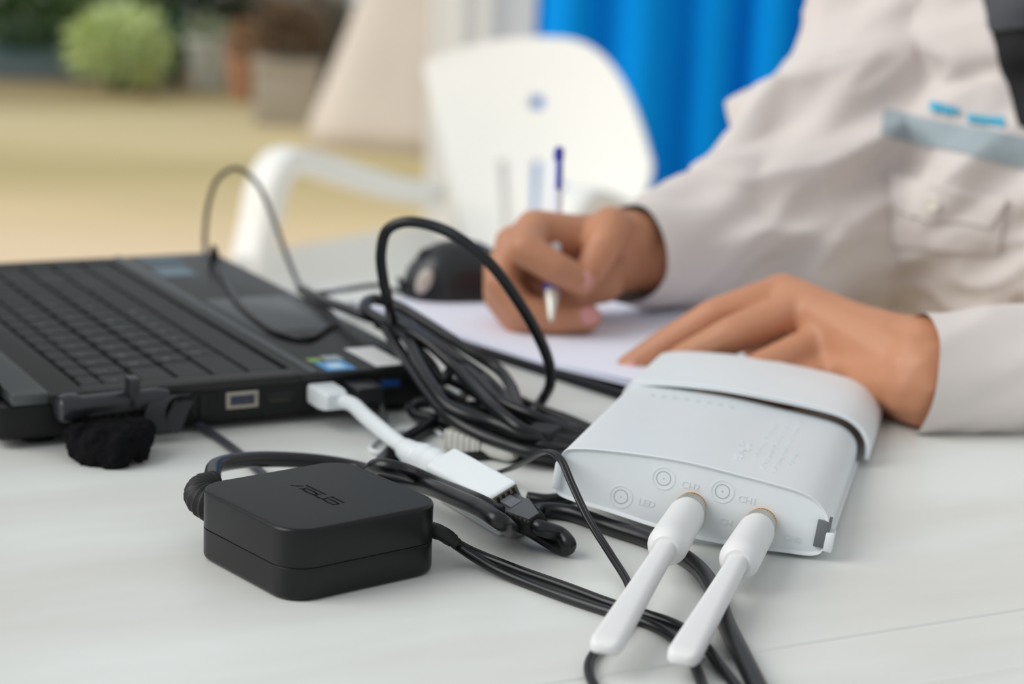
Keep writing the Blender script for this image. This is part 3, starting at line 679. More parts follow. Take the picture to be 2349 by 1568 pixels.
# ================================================================== PAPERS, MOUSE, PEN
n0 = at(800, 690, 8); n1 = at(1452, 893, 8); nd = (n1-n0); nd.z = 0; NL = nd.length; nd.normalize(); nw = V((-nd.y, nd.x, 0))
pad = empty('folder', 'black folder lying under the white papers', 'folder', (n0.x, n0.y, 0), frame(nd, (0, 0, 1)))
bm = bmesh.new(); slab(bm, NL+10, 216, 0.3, 2.2, 4, 0.5, 0.5, NL/2, 106); obj('back_cover', bm, mat('folder_black', (34, 36, 44), 0.4), pad)
bm = bmesh.new(); slab(bm, NL+10, 216, 4.2, 5.6, 4, 0.5, 0.5, NL/2, 106); obj('front_cover', bm, mat('folder_black', (34, 36, 44), 0.4), pad)
bm = bmesh.new(); slab(bm, 300-10, 8, 1.5, 4.8, 2, 0.5, 0.5, NL/2, 210); obj('spine', bm, mat('folder_black', (34, 36, 44), 0.4), pad)
for k in range(3):
    bm = bmesh.new(); nx_, ny_ = 12, 6; rings = []
    for side in (0, 1):
        pass
    lift = lambda x, y: 2.2*max(0, (x/NL-0.55))**2*6*max(0, 1-y/90) + 0.8*math.sin(x*0.03)*max(0, 1-y/50)
    R_ = 2*k; grid = {}
    for zz in (0, 1):
        for i in range(nx_+1):
            for j in range(ny_+1):
                x = 2+k*1.5+(NL-3)*i/nx_; y = 1+k*0.8+205*j/ny_
                grid[(zz, i, j)] = bm.verts.new((x, y, 5.75+k*0.75+zz*0.6+max(0, lift(x, y))*(1+.25*k)))
    for i in range(nx_):
        for j in range(ny_):
            bm.faces.new([grid[(1, i, j)], grid[(1, i+1, j)], grid[(1, i+1, j+1)], grid[(1, i, j+1)]])
            bm.faces.new([grid[(0, i, j+1)], grid[(0, i+1, j+1)], grid[(0, i+1, j)], grid[(0, i, j)]])
    for i in range(nx_):
        for j, f in ((0, 1), (ny_, -1)):
            q = [grid[(0, i, j)], grid[(0, i+1, j)], grid[(1, i+1, j)], grid[(1, i, j)]]; bm.faces.new(q if f > 0 else q[::-1])
    for j in range(ny_):
        for i, f in ((0, -1), (nx_, 1)):
            q = [grid[(0, i, j)], grid[(0, i, j+1)], grid[(1, i, j+1)], grid[(1, i, j)]]; bm.faces.new(q if f > 0 else q[::-1])
    Mx = Matrix.Translation(V((n0.x, n0.y, 0))) @ frame(nd, (0, 0, 1)).to_4x4()
    bmesh.ops.transform(bm, matrix=Mx, verts=bm.verts)
    tag(obj('paper_sheet', bm, PAPER, angle=60), ['white paper sheet at the bottom of the stack under the writing hand', 'white paper sheet in the middle of the stack under the writing hand', 'white paper sheet on top that the pen is writing on'][k], 'paper', 'papers on the folder')

mp_ = at(1040, 690, 8.4)+V((0, 22, 0))
mo_ = empty('computer_mouse', 'black computer mouse with a silver side behind the coiled cable', 'mouse', (mp_.x, mp_.y, 8.5), frame((1, 0.35, 0), (0, 0, 1)))
bm = bmesh.new(); rings = []
for k in range(13):
    t = k/12; x = -36+80*t; w = 27*math.sqrt(max(.02, 1-(2*t-1)**4))*(0.9+.1*t); h = 36*max(.1, (1-abs(2*t-.96)**2.4))**.7
    rings.append([V((x, w*math.cos(a), .3 if a in (0, PI) else .3+h*math.sin(a)**.8)) for a in [PI*j/14 for j in range(15)]])
loops(bm, rings); obj('shell', bm, mat('mouse_black', (34, 35, 38), .3), mo_, angle=60)
bm = bmesh.new()
bmesh.ops.create_uvsphere(bm, u_segments=16, v_segments=8, radius=1, matrix=Matrix.Translation(V((-27, -20, 13))) @ Matrix.Rotation(-.6, 4, 'Z') @ Matrix.Rotation(.45, 4, 'Y') @ Matrix.Diagonal((5, 3.5, 9, 1)))
o = obj('side_grip', bm, mat('mouse_silver', (196, 184, 172), .35), mo_); tag(o, 'silver side grip')
bm = bmesh.new(); lathe(bm, (-18, -3, 23), (0, 1, 0), [(0, .1), (0, 8), (6, 8), (6, .1)], 18); obj('scroll_wheel', bm, BLK_DEEP, mo_)
# mouse cable: stands up in a loop behind the laptop and lies in a teardrop on the palm rest
mcb = [mp_+V((-36, -14, 12)), at(920, 668, 11), at(870, 655, 12), at(800, 663, 12), at(740, 672, 22), dep(690, 660, 1300), dep(655, 580, 1360), dep(622, 490, 1390), dep(585, 415, 1400), dep(540, 386, 1405), dep(500, 410, 1405), dep(478, 470, 1400), dep(470, 540, 1390), dep(474, 600, 1360), dep(482, 628, 1300), dep(486, 615, 1262), at(486, 590, 32), at(490, 567, 38), at(497, 585, 33), at(512, 630, 28), at(545, 690, 27), at(600, 740, 27), at(650, 768, 27), at(700, 777, 27), at(745, 755, 27), at(768, 738, 27), at(755, 715, 27), at(720, 695, 27), at(690, 668, 27)]
bm = bmesh.new(); tube(bm, spline(mcb, 8), 1.75, 10)
tag(obj('mouse_cable', bm, BLK_CABLE, angle=180), 'thin black mouse cable looping up behind the laptop and onto its palm rest', 'cable')

pt, pe = dep(1264, 737, 1146), dep(1276, 346, 1248)
pa = (pe-pt); PL = pa.length; pa.normalize()
pn = empty('pen', 'blue and white ballpoint pen held upright in the writing hand', 'pen', pt)
BLUE = mat('pen_blue', (44, 52, 168), .35)
bm = bmesh.new(); lathe(bm, V((0, 0, 0)), pa, [(0, .4), (2, .9), (2.5, 1.6), (14, 3.4), (16, 3.9), (22, 4.2)], 16); o = obj('tip', bm, mat('pen_steel', (226, 224, 214), .3, .3), pn)
bm = bmesh.new(); lathe(bm, pa*22, pa, [(0, 4.4), (1, 4.8), (28, 4.8), (29, 4.5)], 18); o = obj('grip', bm, BLUE, pn); tag(o, 'blue grip')
bm = bmesh.new(); lathe(bm, pa*51, pa, [(0, 4.5), (PL-51-36, 5.0), (PL-51-34, 5.0)], 18); obj('barrel', bm, mat('pen_white', (236, 238, 244), .3), pn)
bm = bmesh.new(); lathe(bm, pa*(PL-36), pa, [(0, 5.0), (24, 4.8), (26, 3.2), (27, 2.6), (34, 2.6), (36, 2.0)], 18); obj('clicker', bm, mat('pen_white', (236, 238, 244), .3), pn)
bm = bmesh.new(); sv = V((0.25, -1, 0)); sv = (sv-pa*sv.dot(pa)).normalized(); s2_ = pa.cross(sv)
fr = Matrix((s2_, sv, pa)).transposed().to_4x4(); Mx = Matrix.Translation(pa*(PL-40)) @ fr; box(bm, -1.8, 1.8, 4.6, 7.0, 4, 34, .6, Mx); box(bm, -2.6, 2.6, 2.0, 7.0, 28, 38, .6, Mx); o = obj('clip', bm, BLUE, pn); tag(o, 'blue clip')

# ================================================================== PERSON
ch = V((409, 1316, 60))
FACE = V((-.6, -.8, 0)); RIGHT = V((-.8, .6, 0))
pr = empty('person', 'person in a beige work shirt writing with the right hand', 'person', (490, 1430, -740))
PB = V((490, 1430, -740))
def c2(a, ra, b, rb): return (V(a), ra, V(b), rb)
def D(x, y, Y): return dep(x, y, Y)
shR = ch+RIGHT*165+V((0, 30, 165)); shL = ch-RIGHT*170+V((0, 0, 150))
hip = V((500, 1430, -250))
# ---- right hand (writing)
RH = []
wr = D(1490, 588, 1241)
elR = D(1890, 575, 1365)
mI, mM, mR, mL = D(1225, 525, 1192), D(1178, 560, 1196), D(1150, 615, 1202), D(1160, 670, 1210)
RH += [c2(wr, 23, wr+(elR-wr)*.12+V((0, 6, 2)), 18), c2(wr+(elR-wr)*.12+V((0, 6, 2)), 18, wr+(elR-wr)*.6+V((0, 10, 10)), 15), c2(wr+(elR-wr)*.6+V((0, 10, 10)), 15, elR+V((0, 10, 20)), 22), c2(D(1456, 550, 1232), 19, D(1398, 530, 1212), 15)]
for m_, r in ((mI, 12.5), (mM, 12.5), (mR, 12), (mL, 11.5)): RH.append(c2(wr+(m_-wr)*.12, 20, m_, r))
RH += [c2(D(1280, 660, 1200), 15, D(1380, 640, 1215), 16), c2(D(1230, 660, 1200), 14, D(1300, 700, 1196), 12), c2(D(1410, 600, 1230), 20, D(1230, 610, 1210), 16), c2(D(1400, 560, 1225), 19, D(1260, 540, 1205), 14)]
def chain(L, pts):
    for (a, ra), (b, rb) in zip(pts, pts[1:]): L.append((a, ra, b, rb))
chain(RH, [(mI, 12.0), (D(1205, 572, 1160), 10.8), (D(1275, 615, 1157), 10.2), (D(1335, 646, 1164), 9.0)])
chain(RH, [(mM, 12.0), (D(1150, 650, 1176), 10.6), (D(1195, 712, 1170), 10.4), (D(1275, 728, 1171), 10.2), (D(1348, 728, 1174), 9.0)])
chain(RH, [(mR, 11.5), (D(1145, 680, 1184), 10.2), (D(1190, 738, 1178), 9.8), (D(1265, 752, 1179), 9.4), (D(1330, 750, 1184), 8.4)])
chain(RH, [(mL, 11), (D(1165, 715, 1195), 9), (D(1215, 752, 1190), 8.6), (D(1270, 760, 1195), 8)])
chain(RH, [(D(1430, 590, 1228), 17), (D(1400, 520, 1205), 13.5), (D(1385, 560, 1188), 11.5), (D(1352, 625, 1182), 9.6)])
# ---- left hand (resting)
LH = []
wl = D(2120, 868, 1022); elL = V((520, 1085, 34))
LH.append(c2(wl, 27, wl+(elL-wl)*.2, 23)); LH.append(c2(wl+(elL-wl)*.2, 23, elL, 30)); LH.append(c2(D(2130, 812, 1030), 21, D(2010, 790, 1058), 18))
kI, kM, kR, kL = D(1795, 676, 1112), D(1845, 705, 1094), D(1890, 780, 1075), D(1900, 850, 1062)
for m_, r in ((kI, 13), (kM, 13), (kR, 12.5), (kL, 12)): LH.append(c2(wl+(m_-wl)*.15, 23, m_, r))
LH += [c2(D(2050, 800, 1045), 20, D(1850, 720, 1095), 14), c2(D(2060, 880, 1040), 20, D(1910, 820, 1070), 14)]
chain(LH, [(kI, 12.5), (D(1640, 725, 1100), 10.8), (D(1530, 790, 1098), 9.8), (D(1443, 843, 1098), 8.2)])
chain(LH, [(kM, 12.0), (D(1680, 768, 1074), 11.2), (D(1570, 826, 1072), 10.0), (D(1490, 882, 1070), 8.2)])
chain(LH, [(kR, 11.5), (D(1740, 850, 1045), 10.2), (D(1630, 915, 1038), 9.4), (D(1560, 955, 1036), 8)])
chain(LH, [(kL, 11), (D(1780, 915, 1030), 9), (D(1700, 965, 1025), 8.2), (D(1650, 990, 1024), 7.5)])
chain(LH, [(D(2020, 790, 1062), 18), (D(1900, 740, 1112), 13), (D(1800, 750, 1128), 11), (D(1730, 790, 1130), 9)])
# ---- core, head, legs
nk = ch+FACE*20+V((0, 0, 200)); hd = ch+FACE*70+V((0, 0, 330))
B = [c2(ch+RIGHT*70+V((0, 0, 40)), 66, ch-RIGHT*70+V((0, 0, 40)), 66), c2(ch-FACE*25, 72, hip, 90), c2(shR, 45, elR+V((0, 10, 20)), 26), c2(shL, 36, elL, 32), c2(shR, 45, shL, 45), c2(ch+V((0, 0, 120)), 60, nk, 50), c2(nk, 50, hd-V((0, 0, 30)), 48),
     c2(hd+V((0, 0, 30)), 82, hd+FACE*18-V((0, 0, 55)), 52), c2(hd+FACE*80-V((0, 0, 5)), 8, hd+FACE*92-V((0, 0, 22)), 11), c2(hd+RIGHT*84, 10, hd+RIGHT*84-V((0, 0, 25)), 9), c2(hd-RIGHT*84, 10, hd-RIGHT*84-V((0, 0, 25)), 9), c2(hd+FACE*66+RIGHT*15-V((0, 0, 52)), 9, hd+FACE*66-RIGHT*15-V((0, 0, 52)), 9)]
for sg in (1, -1):
    h0 = hip+RIGHT*90*sg; k0 = h0+FACE*380+V((0, 0, -20)); f0 = V((k0.x, k0.y, -690))
    B += [c2(h0, 70, k0, 50), c2(k0, 50, f0, 34), c2(f0-V((0, 0, 14)), 32, f0+FACE*130-V((0, 0, 16)), 30)]
allc = [(a-PB, ra, b-PB, rb, 2) for a, ra, b, rb in RH+LH+B]
body = blob('body', allc, 2.4, 3, SKIN, pr)
# nails
def nail(pos, nrm, d, w, l):
    f = frame(d, nrm); bm = bmesh.new()
    bmesh.ops.create_uvsphere(bm, u_segments=12, v_segments=6, radius=1, matrix=Matrix.Translation(pos-PB) @ f.to_4x4() @ Matrix.Diagonal((l, w, 1.6, 1)))
    obj('fingernail', bm, NAIL, pr)
nail(D(1336, 640, 1157), V((.1, -1, .15)), V((1, 0, -.35)), 5.6, 6.5)
nail(D(1350, 724, 1166), V((.15, -1, .15)), V((1, 0, -.15)), 5.6, 6.5)
nail(D(1440, 838, 1092), V((-.3, -.5, .8)), V((-1, 0, -.75)), 5, 6)
# eyes, hair, trousers, shoes
for sg in (1, -1):
    bm = bmesh.new(); bmesh.ops.create_uvsphere(bm, u_segments=12, v_segments=8, radius=11, matrix=Matrix.Translation(hd+FACE*68+RIGHT*30*sg+V((0, 0, 8))-PB)); obj('eye', bm, mat('eye_dark', (40, 30, 26), .2), pr)
blob('hair', [c2(hd+V((0, 0, 48))-FACE*8-PB, 84, hd-FACE*34+V((0, 0, 0))-PB, 78)], 6, 3, mat('black_hair', (24, 20, 18), .6, var=.3, scale=200), pr)
TR = []
for sg in (1, -1):
    h0 = hip+RIGHT*90*sg; k0 = h0+FACE*380+V((0, 0, -20)); f0 = V((k0.x, k0.y, -680))
    TR += [c2(h0-PB, 84, k0-PB, 64), c2(k0-PB, 64, f0-PB, 48)]
TR.append(c2(hip-PB, 118, hip+V((0, 0, 40))-PB, 112))
blob('trousers', TR, 8, 4, mat('navy_trousers', (52, 56, 70), .9), pr)
for sg in (1, -1):
    h0 = hip+RIGHT*90*sg; k0 = h0+FACE*380; f0 = V((k0.x, k0.y, -706))
    blob('shoe', [c2(f0-PB-FACE*40, 34, f0+FACE*140-PB, 33)], 6, 3, mat('dark_shoe', (40, 38, 36), .5), pr)
# ---- shirt
cuR, cuL = D(1436, 585, 1233), D(2090, 860, 1022)
SH = [c2(ch+RIGHT*88+V((0, 0, 20)), 96, ch-RIGHT*100+V((0, 0, 20)), 98), c2(ch+RIGHT*80+V((0, 0, 20)), 98, hip+RIGHT*60+V((0, 0, 40)), 110), c2(ch-RIGHT*80, 98, hip-RIGHT*60+V((0, 0, 40)), 110), c2(ch+RIGHT*100+V((0, 0, 120)), 66, ch-RIGHT*100+V((0, 0, 120)), 66),
      c2(shR, 62, D(1945, 250, 1400), 66), c2(D(1945, 250, 1400), 66, D(1880, 480, 1368), 60), c2(D(1990, 120, 1412), 48, D(1835, 262, 1395), 42), c2(D(1835, 262, 1395), 42, D(1665, 440, 1330), 34), c2(D(1900, 330, 1385), 60, D(1760, 500, 1340), 50),
      c2(D(1880, 545, 1362), 52, D(1650, 580, 1300), 40), c2(D(1650, 580, 1300), 44, D(1470, 586, 1236), 33), c2(D(1470, 586, 1236), 33, D(1430, 585, 1230), 29), c2(D(1430, 585, 1230), 29, D(1385, 585, 1222), 28), c2(D(1640, 460, 1322), 26, D(1500, 530, 1262), 24), c2(D(1960, 600, 1365), 38, D(1900, 630, 1350), 32), c2(D(1990, 640, 1400), 30, D(2010, 740, 1400), 30),
      c2(shL, 64, elL, 48), c2(elL, 42, cuL, 33), c2(cuL, 32, cuL+(cuL-elL).normalized()*22, 31), c2(nk-V((0, 0, 20)), 60, ch+V((0, 0, 150)), 76)]
def wr_disp(p, n):
    p = p+PB
    q = V((p.x*.8+p.z*.5, p.y*.6, p.z*.8-p.x*.45))
    a = noise.noise(V((q.x*.006, p.y*.010, q.z*.022))+V((3, 1, 2)))
    b = noise.noise(V((p.x*.02, p.y*.016, p.z*.012)))
    w = 1.0 if p.x > 330 and p.y < 1330 else 1.6
    nearcuff = min((p-cuR).length, (p-cuL).length); w *= min(1, max(.25, nearcuff/140))
    a2 = noise.noise(V((q.x*.012, p.y*.02, q.z*.045))+V((13, 4, 7)))
    return w*(7.5*(1-abs(a)*2.8) + 3.4*(1-abs(a2)*2.8) + 2.0*b) - 5.0*w
shirt = blob('shirt', [(a-PB, ra, b-PB, rb, 3) for a, ra, b, rb in SH], 4.0, 6, SHIRT, pr, disp=wr_disp)
# open the cuffs: drop the shirt faces that close over the hands
bm = bmesh.new(); bm.from_mesh(shirt.data)
dR = (wr-elR).normalized(); dL = (wl-elL).normalized()
dL = (dL+V((-.05, 0, .18))).normalized()
for c_, d_, rad in ((cuR, dR, 95), (cuL, dL, 95), (nk+V((0, 0, 12)), V((0, 0, 1)), 110)):
    cl = (c_-PB)*.001
    fs = [f for f in bm.faces if (f.calc_center_median()-cl).length < rad*.001]
    ge = fs+list({e for f in fs for e in f.edges})+list({v for f in fs for v in f.verts})
    bmesh.ops.bisect_plane(bm, geom=ge, plane_co=cl, plane_no=d_)
    kill = [f for f in bm.faces if (f.calc_center_median()-cl).length < rad*.00102 and (f.calc_center_median()-cl).dot(d_) > 1e-6]
    bmesh.ops.delete(bm, geom=kill, context='FACES')
bm.to_mesh(shirt.data); 
bv = BVHTree.FromBMesh(bm); bm.free()
for c_, d_, r_ in ((cuR, dR, 33), (cuL, dL, 35)):
    pass
def cast(px, py):
    d = ray(px, py).normalized(); o_ = (EYE-PB)*.001
    h = bv.ray_cast(o_, d); return (h[0]*1000, h[1]) if h[0] is not None else (None, None)
def patch(name, quad, nu, nv, offs, m_, thick=1.2):
    """cloth piece laid on the shirt: quad = four photo corners tl,tr,br,bl"""
    bm = bmesh.new(); G_ = {}
    for i in range(nu+1):
        for j in range(nv+1):
            u, w = i/nu, j/nv
            x = (quad[0][0]*(1-u)+quad[1][0]*u)*(1-w)+(quad[3][0]*(1-u)+quad[2][0]*u)*w
            y = (quad[0][1]*(1-u)+quad[1][1]*u)*(1-w)+(quad[3][1]*(1-u)+quad[2][1]*u)*w
            p, n = cast(x, y)
            if p is None: continue
            if n.dot(ray(x, y)) > 0: n = -n
            G_[(i, j)] = (bm.verts.new(p+n*offs), bm.verts.new(p+n*(offs-thick-.8)))
    for i in range(nu):
        for j in range(nv):
            k = [(i, j), (i+1, j), (i+1, j+1), (i, j+1)]
            if all(q in G_ for q in k):
                bm.faces.new([G_[q][0] for q in k]); bm.faces.new([G_[q][1] for q in reversed(k)])
    for e in [e for e in bm.edges if len(e.link_faces) == 1]: pass
    be = [e for e in bm.edges if len(e.link_faces) == 1]
    try: bmesh.ops.bridge_loops(bm, edges=be)
    except Exception: pass
    return obj(name, bm, m_, pr, angle=60)
o = patch('reflective_stripe', [(2028, 252), (2420, 330), (2420, 400), (2022, 308)], 40, 5, 2.0, mat('stripe_grey_blue', (156, 170, 176), .6)); tag(o, 'grey blue chest stripe')
o = patch('pocket', [(2035, 400), (2310, 455), (2290, 580), (2045, 560)], 24, 12, 2.4, SHIRT)
o = patch('pocket_flap', [(2040, 405), (2318, 460), (2270, 520), (2060, 485)], 24, 6, 4.4, SHIRT)
p, n = cast(2148, 465)
if p is not None:
    if n.y > 0: n = -n
    bm = bmesh.new(); lathe(bm, p+n*4.4, n, [(0, 6), (1.4, 6), (2, 5), (1.6, 3.6), (1.6, .1)], 16); obj('button', bm, mat('cream_button', (226, 220, 206), .35), pr)
TXT = mat('embroidery_blue', (70, 178, 212), .7)
for x0, y0, x1, y1 in ((2138, 234, 2160, 258), (2164, 240, 2182, 263), (2186, 245, 2200, 264), (2222, 262, 2240, 283), (2244, 265, 2262, 288), (2266, 268, 2282, 290), (2286, 270, 2304, 294)):
    patch('name_lettering', [(x0, y0), (x1, y0+3), (x1, y1), (x0, y1-3)], 4, 4, 2.6, TXT)
o = patch('undershirt', [(2245, -40), (2560, -40), (2560, 330), (2338, 290)], 26, 26, 2.6, mat('black_undershirt', (28, 28, 30), .9)); tag(o, 'black undershirt at the open collar')
o = patch('undershirt_collar', [(2262, -40), (2560, -40), (2560, 40), (2276, 72)], 20, 8, 4.6, mat('charcoal_collar', (72, 74, 80), .9))

# ================================================================== CHAIRS
def chair(name, label, p, facing, group):
    f = V(facing).normalized(); rgt = V((f.y, -f.x, 0))
    root = empty(name, label, 'chair', p, Matrix((rgt, f, V((0, 0, 1)))).transposed(), group)
    # local: x = right, y = forward ; heights in mm
    def sheet(pts_fn, nu, nv, th, hole=None):
        bm = bmesh.new(); A = {}; Bv = {}
        for i in range(nu+1):
            for j in range(nv+1):
                p_, n_ = pts_fn(i/nu, j/nv); A[i, j] = bm.verts.new(p_+n_*th/2); Bv[i, j] = bm.verts.new(p_-n_*th/2)
        keep = set((i, j) for i in range(nu) for j in range(nv) if not (hole and hole((i+.5)/nu, (j+.5)/nv)))
        for i, j in keep:
            bm.faces.new([A[i, j], A[i+1, j], A[i+1, j+1], A[i, j+1]]); bm.faces.new([Bv[i, j+1], Bv[i+1, j+1], Bv[i+1, j], Bv[i, j]])
            for (di, dj, a, b) in ((0, -1, (i, j), (i+1, j)), (1, 0, (i+1, j), (i+1, j+1)), (0, 1, (i+1, j+1), (i, j+1)), (-1, 0, (i, j+1), (i, j))):
                if (i+di, j+dj) not in keep: bm.faces.new([A[b], A[a], Bv[a], Bv[b]])
        bmesh.ops.delete(bm, geom=[v for v in bm.verts if not v.link_faces], context='VERTS')
        return bm
    def seat(u, v):
        x = (u-.5)*2; y = v*430-210; w = 205+25*v
        z = 446-14*(1-x*x)-14*max(0, v-.86)**2/.02*.25+6*(1-v)+62*abs(x)**7
        return V((x*w, y, z)), V((0, 0, 1))
    obj('seat', sheet(seat, 20, 20, 7), WHT_CHAIR, root, angle=60)
    def back(u, v):
        x = (u-.5)*2
        top = 372*(1-(.42 if x < 0 else .13)*abs(x)**2.2)
        z = 432+v*top*1.0
        wdt = (92+128*min(1, v*1.05)) if x > 0 else 128+52*min(1, v*1.1)
        y = -205-30*(v*top/372)**1.2+30*x*x
        return V((x*wdt, y, z)), V((0, 1, .25)).normalized()
    def hole(u, v):
        x = (u-.5)*2
        for c in (.50, .17):
            if abs(x-c) < .05 and .10 < v < .52: return True
        if x < -.06 and ((x+.06)/.62)**2+(v/.46)**2 < 1: return True
        if abs(x-.19) < .06 and .72 < v < .78: return True
        return False
    obj('backrest', sheet(back, 48, 40, 7, hole), WHT_CHAIR, root, angle=40)
    for s in (-1, 1):
        P = spline([(s*198, -196, 560), (s*214, -130, 572), (s*228, -30, 600), (s*236, 50, 624), (s*240, 95, 630), (s*240, 126, 605), (s*238, 150, 540), (s*230, 190, 436)], 6)
        bm = bmesh.new(); rg = []
        for i, q in enumerate(P):
            t = (P[min(i+1, len(P)-1)]-P[max(0, i-1)]).normalized(); sx = V((s, 0, 0)); nn = t.cross(sx).normalized()
            rg.append([q+sx*a*1.0+nn*b for a, b in rrect(54, 36, 9, 2)])
        loops(bm, rg); obj('armrest', bm, WHT_CHAIR, root, angle=50)
        for yy, y2 in ((200, 238), (-200, -262)):
            bm = bmesh.new(); rg = []
            for k in range(5):
                t = k/4; q = V((s*(212+22*t), yy+(y2-yy)*t, 436*(1-t))); w = 28-8*t
                rg.append([q+V((a, b, 0)) for a, b in rrect(2*w*.8, 2*w*.8, 6, 2)])
            loops(bm, rg); obj('leg', bm, WHT_CHAIR, root, angle=50)
    return root
chair('plastic_chair', 'white plastic armchair with slotted rounded back, out of focus beyond the table', (-72, 2680, -740), (-.55, -.83, 0), 'white plastic chairs')
chair('plastic_chair', 'white plastic chair the person in the beige shirt sits on', (490, 1430, -740), (-.6, -.8, 0), 'white plastic chairs')

# ================================================================== DRAPES
def drape(name, label, x0, x1, y, ztop_, zbot, m_, waves, amp, th=4, slant=0.0, cat='drape', seed=0):
    bm = bmesh.new(); nu, nv = waves*10, 14; A = {}
    for s in (0, 1):
        for i in range(nu+1):
            for j in range(nv+1):
                u, v = i/nu, j/nv
                ph = 2*PI*waves*u + 0.9*math.sin(3*u*PI+seed)
                a = amp*(.35+.65*v)
                x = x0+(x1-x0)*u + amp*.25*math.cos(ph) + slant*v
                A[s, i, j] = bm.verts.new((x, y+a*math.sin(ph)+.4*a*math.sin(ph*.37+seed)+s*th, ztop_+(zbot-ztop_)*v))
    for i in range(nu):
        for j in range(nv):
            bm.faces.new([A[0, i, j], A[0, i+1, j], A[0, i+1, j+1], A[0, i, j+1]]); bm.faces.new([A[1, i, j+1], A[1, i+1, j+1], A[1, i+1, j], A[1, i, j]])
    for i in range(nu):
        for j in (0, nv): bm.faces.new([A[0, i, j], A[0, i+1, j], A[1, i+1, j], A[1, i, j]])
    for j in range(nv):
        for i in (0, nu): bm.faces.new([A[0, i, j], A[0, i, j+1], A[1, i, j+1], A[1, i, j]])
    return tag(obj(name, bm, m_, angle=180), label, cat)
bx0 = dep(1222, 60, 4300).x; bx1 = dep(2250, 60, 4300).x
drape('blue_drape', 'bright blue cloth drape hanging in folds behind the white chair', bx0, bx1, 4300, 1400, -738, mat('blue_cloth', (0, 142, 230), .9, var=.05, scale=6, spec=.1), 7, 42, seed=1)
wx0, wx1 = dep(985, 40, 4450).x, dep(1240, 40, 4450).x
drape('white_drape', 'off white cloth drape hanging beside the blue drape', wx0, wx1, 4480, 1400, -738, mat('white_cloth', (236, 236, 232), .9, var=.03), 3, 4, seed=2)
# pale cloth falling in a slanting fold
bm = bmesh.new(); rings = []
cx = dep(930, 200, 7600)
for k in range(15):
    t = k/14; z = -738+1400*t; r = 560*(1-t)**1.0+40
    rings.append([V((cx.x+130+r*.9*math.cos(a)*(1+.05*math.sin(9*a+t)), 7950+r*.6*math.sin(a)*(1+.05*math.sin(7*a)), z)) for a in [2*PI*q/60 for q in range(60)]])
loops(bm, rings)
tag(obj('draped_cloth', bm, mat('pale_beige_cloth', (214, 202, 190), .9, var=.06, scale=4), angle=180), 'pale beige cloth falling to the floor in a slanting fold, far behind the chair', 'cloth')

# ================================================================== PLANTS FAR BEHIND
def leaves(bm, c, rx, ry, rz, n, size, seed):
    rnd = random.Random(seed)
    for _ in range(n):
        while True:
            p = V((rnd.uniform(-1, 1), rnd.uniform(-1, 1), rnd.uniform(-1, 1)))
            if p.length < 1: break
        q = V((c[0]+p.x*rx, c[1]+p.y*ry, c[2]+p.z*rz)); d = V((p.x+rnd.uniform(-.5, .5), p.y+rnd.uniform(-.5, .5), p.z*.6+rnd.uniform(-.2, .7))).normalized()
        s = d.orthogonal().normalized(); s = Matrix.Rotation(rnd.uniform(0, 6.3), 3, d) @ s; nn = d.cross(s); L_ = size*rnd.uniform(.7, 1.3)
        P = [q, q+d*L_*.45+s*L_*.24+nn*L_*.05, q+d*L_-nn*L_*.1, q+d*L_*.45-s*L_*.24+nn*L_*.05]
        vs = [bm.verts.new(x) for x in P]; bm.faces.new((vs[0], vs[1], vs[2])); bm.faces.new((vs[0], vs[2], vs[3]))
def potted(name, label, px, Y, pot_w, pot_h, pot_c, fol_c, fw_, fh_, n, size, seed, square=False, foliage=True):
    x = dep(px, 100, Y).x; z0 = -739 if Y < 10150 else -714
    root = empty(name, label, 'plant', (x, Y, z0))
    z = 0
    if pot_w:
        bm = bmesh.new()
        if square:
            slab(bm, pot_w, pot_w*.8, 0, pot_h, 12, 6, 2); slab(bm, pot_w*1.06, pot_w*.86, pot_h*.86, pot_h+4, 12, 4, 4)
        else: lathe(bm, (0, 0, 0), (0, 0, 1), [(0, pot_w*.36), (pot_h*.85, pot_w*.5), (pot_h*.85, pot_w*.55), (pot_h, pot_w*.55), (pot_h, pot_w*.47), (pot_h*.9, pot_w*.46)], 24)
        obj('pot', bm, mat(name+'_pot_%d' % seed, pot_c, .8, var=.15, scale=12), root, angle=40); z = pot_h*.9
    if foliage:
        bm = bmesh.new(); leaves(bm, (0, 0, z+fh_*.5), fw_/2, fw_/2*.8, fh_*.5, n, size, seed)
        o = obj('foliage', bm, mat(name+'_leaf_%d' % seed, fol_c, .6, var=.35, scale=9), root, smooth=False); o['kind'] = 'stuff'
        bm = bmesh.new(); tube(bm, [(0, 0, z*.9 if pot_w else 0), (8, 4, z+fh_*.4), (0, 0, z+fh_*.7)], [9, 7, 4], 8); obj('stem', bm, mat('stem_brown', (96, 78, 56), .9), root)
    return root
potted('leafy_bush', 'light green leafy bush at the edge of the floor, upper left', 275, 9500, 150, 60, (120, 116, 84), (204, 218, 156), 470, 320, 640, 70, 1)
potted('leafy_bush', 'low yellow green seedling in front of the light green bush', 335, 9250, 70, 50, (120, 108, 70), (150, 160, 80), 90, 90, 60, 36, 2)
potted('dark_shrub', 'dark green shrub at the far left behind the teal trough', 60, 10700, 0, 0, (0, 0, 0), (84, 112, 60), 760, 420, 700, 90, 3)
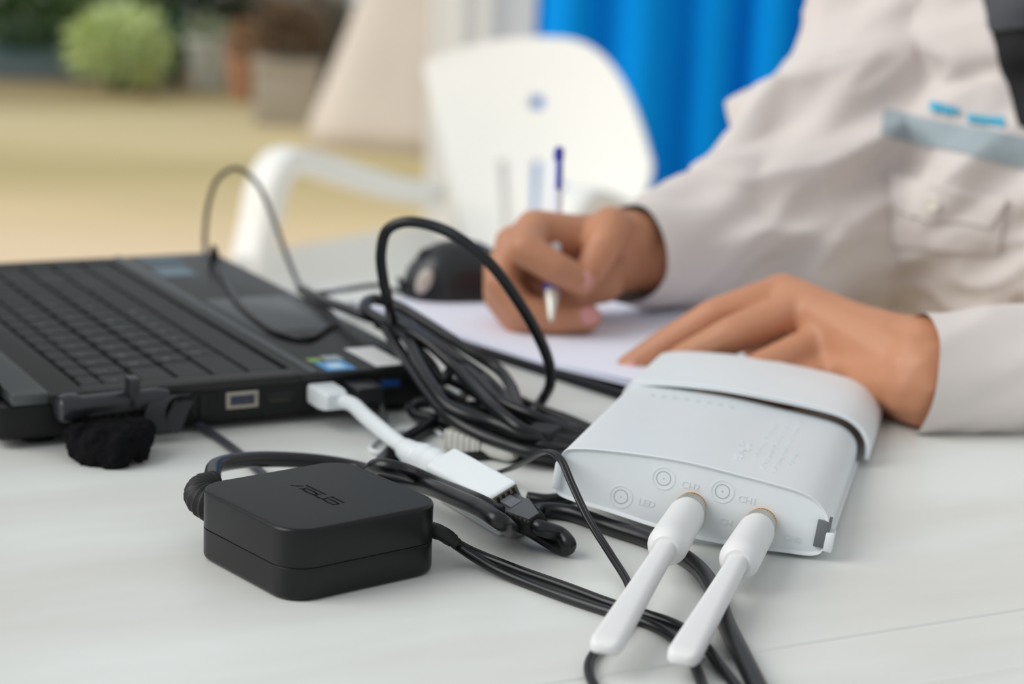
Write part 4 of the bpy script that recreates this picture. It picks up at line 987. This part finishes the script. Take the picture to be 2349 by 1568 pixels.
potted('dark_shrub', 'dark green shrub behind the light green bush', 260, 11000, 0, 0, (0, 0, 0), (128, 156, 70), 700, 520, 600, 90, 4)
potted('dark_shrub', 'deep green shrub to the right of the light green bush', 445, 11100, 0, 0, (0, 0, 0), (50, 72, 44), 560, 520, 600, 90, 5)
potted('dark_shrub', 'grey green shrub behind the stone planter', 640, 11200, 0, 0, (0, 0, 0), (140, 130, 108), 800, 520, 600, 90, 6)
potted('dark_shrub', 'bright olive shrub left of the slanting beige cloth', 905, 10800, 0, 0, (0, 0, 0), (168, 180, 66), 330, 480, 400, 80, 7)
potted('potted_plant', 'dark green plant in a grey green pot beside the light green bush', 395, 9900, 120, 120, (70, 82, 66), (36, 84, 62), 190, 210, 200, 60, 8)
potted('potted_plant', 'pale grey round pot with sparse grey green leaves', 478, 9800, 200, 250, (206, 206, 196), (170, 180, 150), 180, 110, 120, 50, 9)
potted('potted_plant', 'terracotta pot with a russet plant', 560, 9350, 150, 200, (182, 132, 98), (176, 134, 98), 160, 160, 140, 50, 10)
potted('potted_plant', 'brown leaved plant in a grey stone square planter', 662, 8500, 270, 270, (176, 166, 152), (120, 98, 74), 300, 260, 420, 60, 11, True)
potted('potted_plant', 'dark pot and leaves standing in for the shadow between the stone planter and the beige cloth', 760, 9000, 200, 240, (84, 74, 60), (88, 80, 66), 240, 240, 260, 55, 12)  # dark pot added in place of the shadow right of the stone planter
# teal trough
tx = dep(95, 110, 9950).x
tr = empty('planter_trough', 'long blue grey planter trough at the far left edge of the floor', 'planter', (tx, 9950, -739))
bm = bmesh.new(); slab(bm, 520, 180, 0, 130, 14, 4, 3); obj('trough', bm, mat('trough_blue_grey', (96, 112, 116), .7), tr)
bm = bmesh.new(); slab(bm, 540, 200, 118, 136, 16, 3, 3); obj('rim', bm, mat('trough_teal', (62, 98, 100), .7), tr)
bm = bmesh.new(); leaves(bm, (0, 0, 190), 240, 80, 70, 260, 60, 21); o = obj('foliage', bm, mat('trough_leaf', (60, 86, 56), .6, var=.3), tr, smooth=False); o['kind'] = 'stuff'
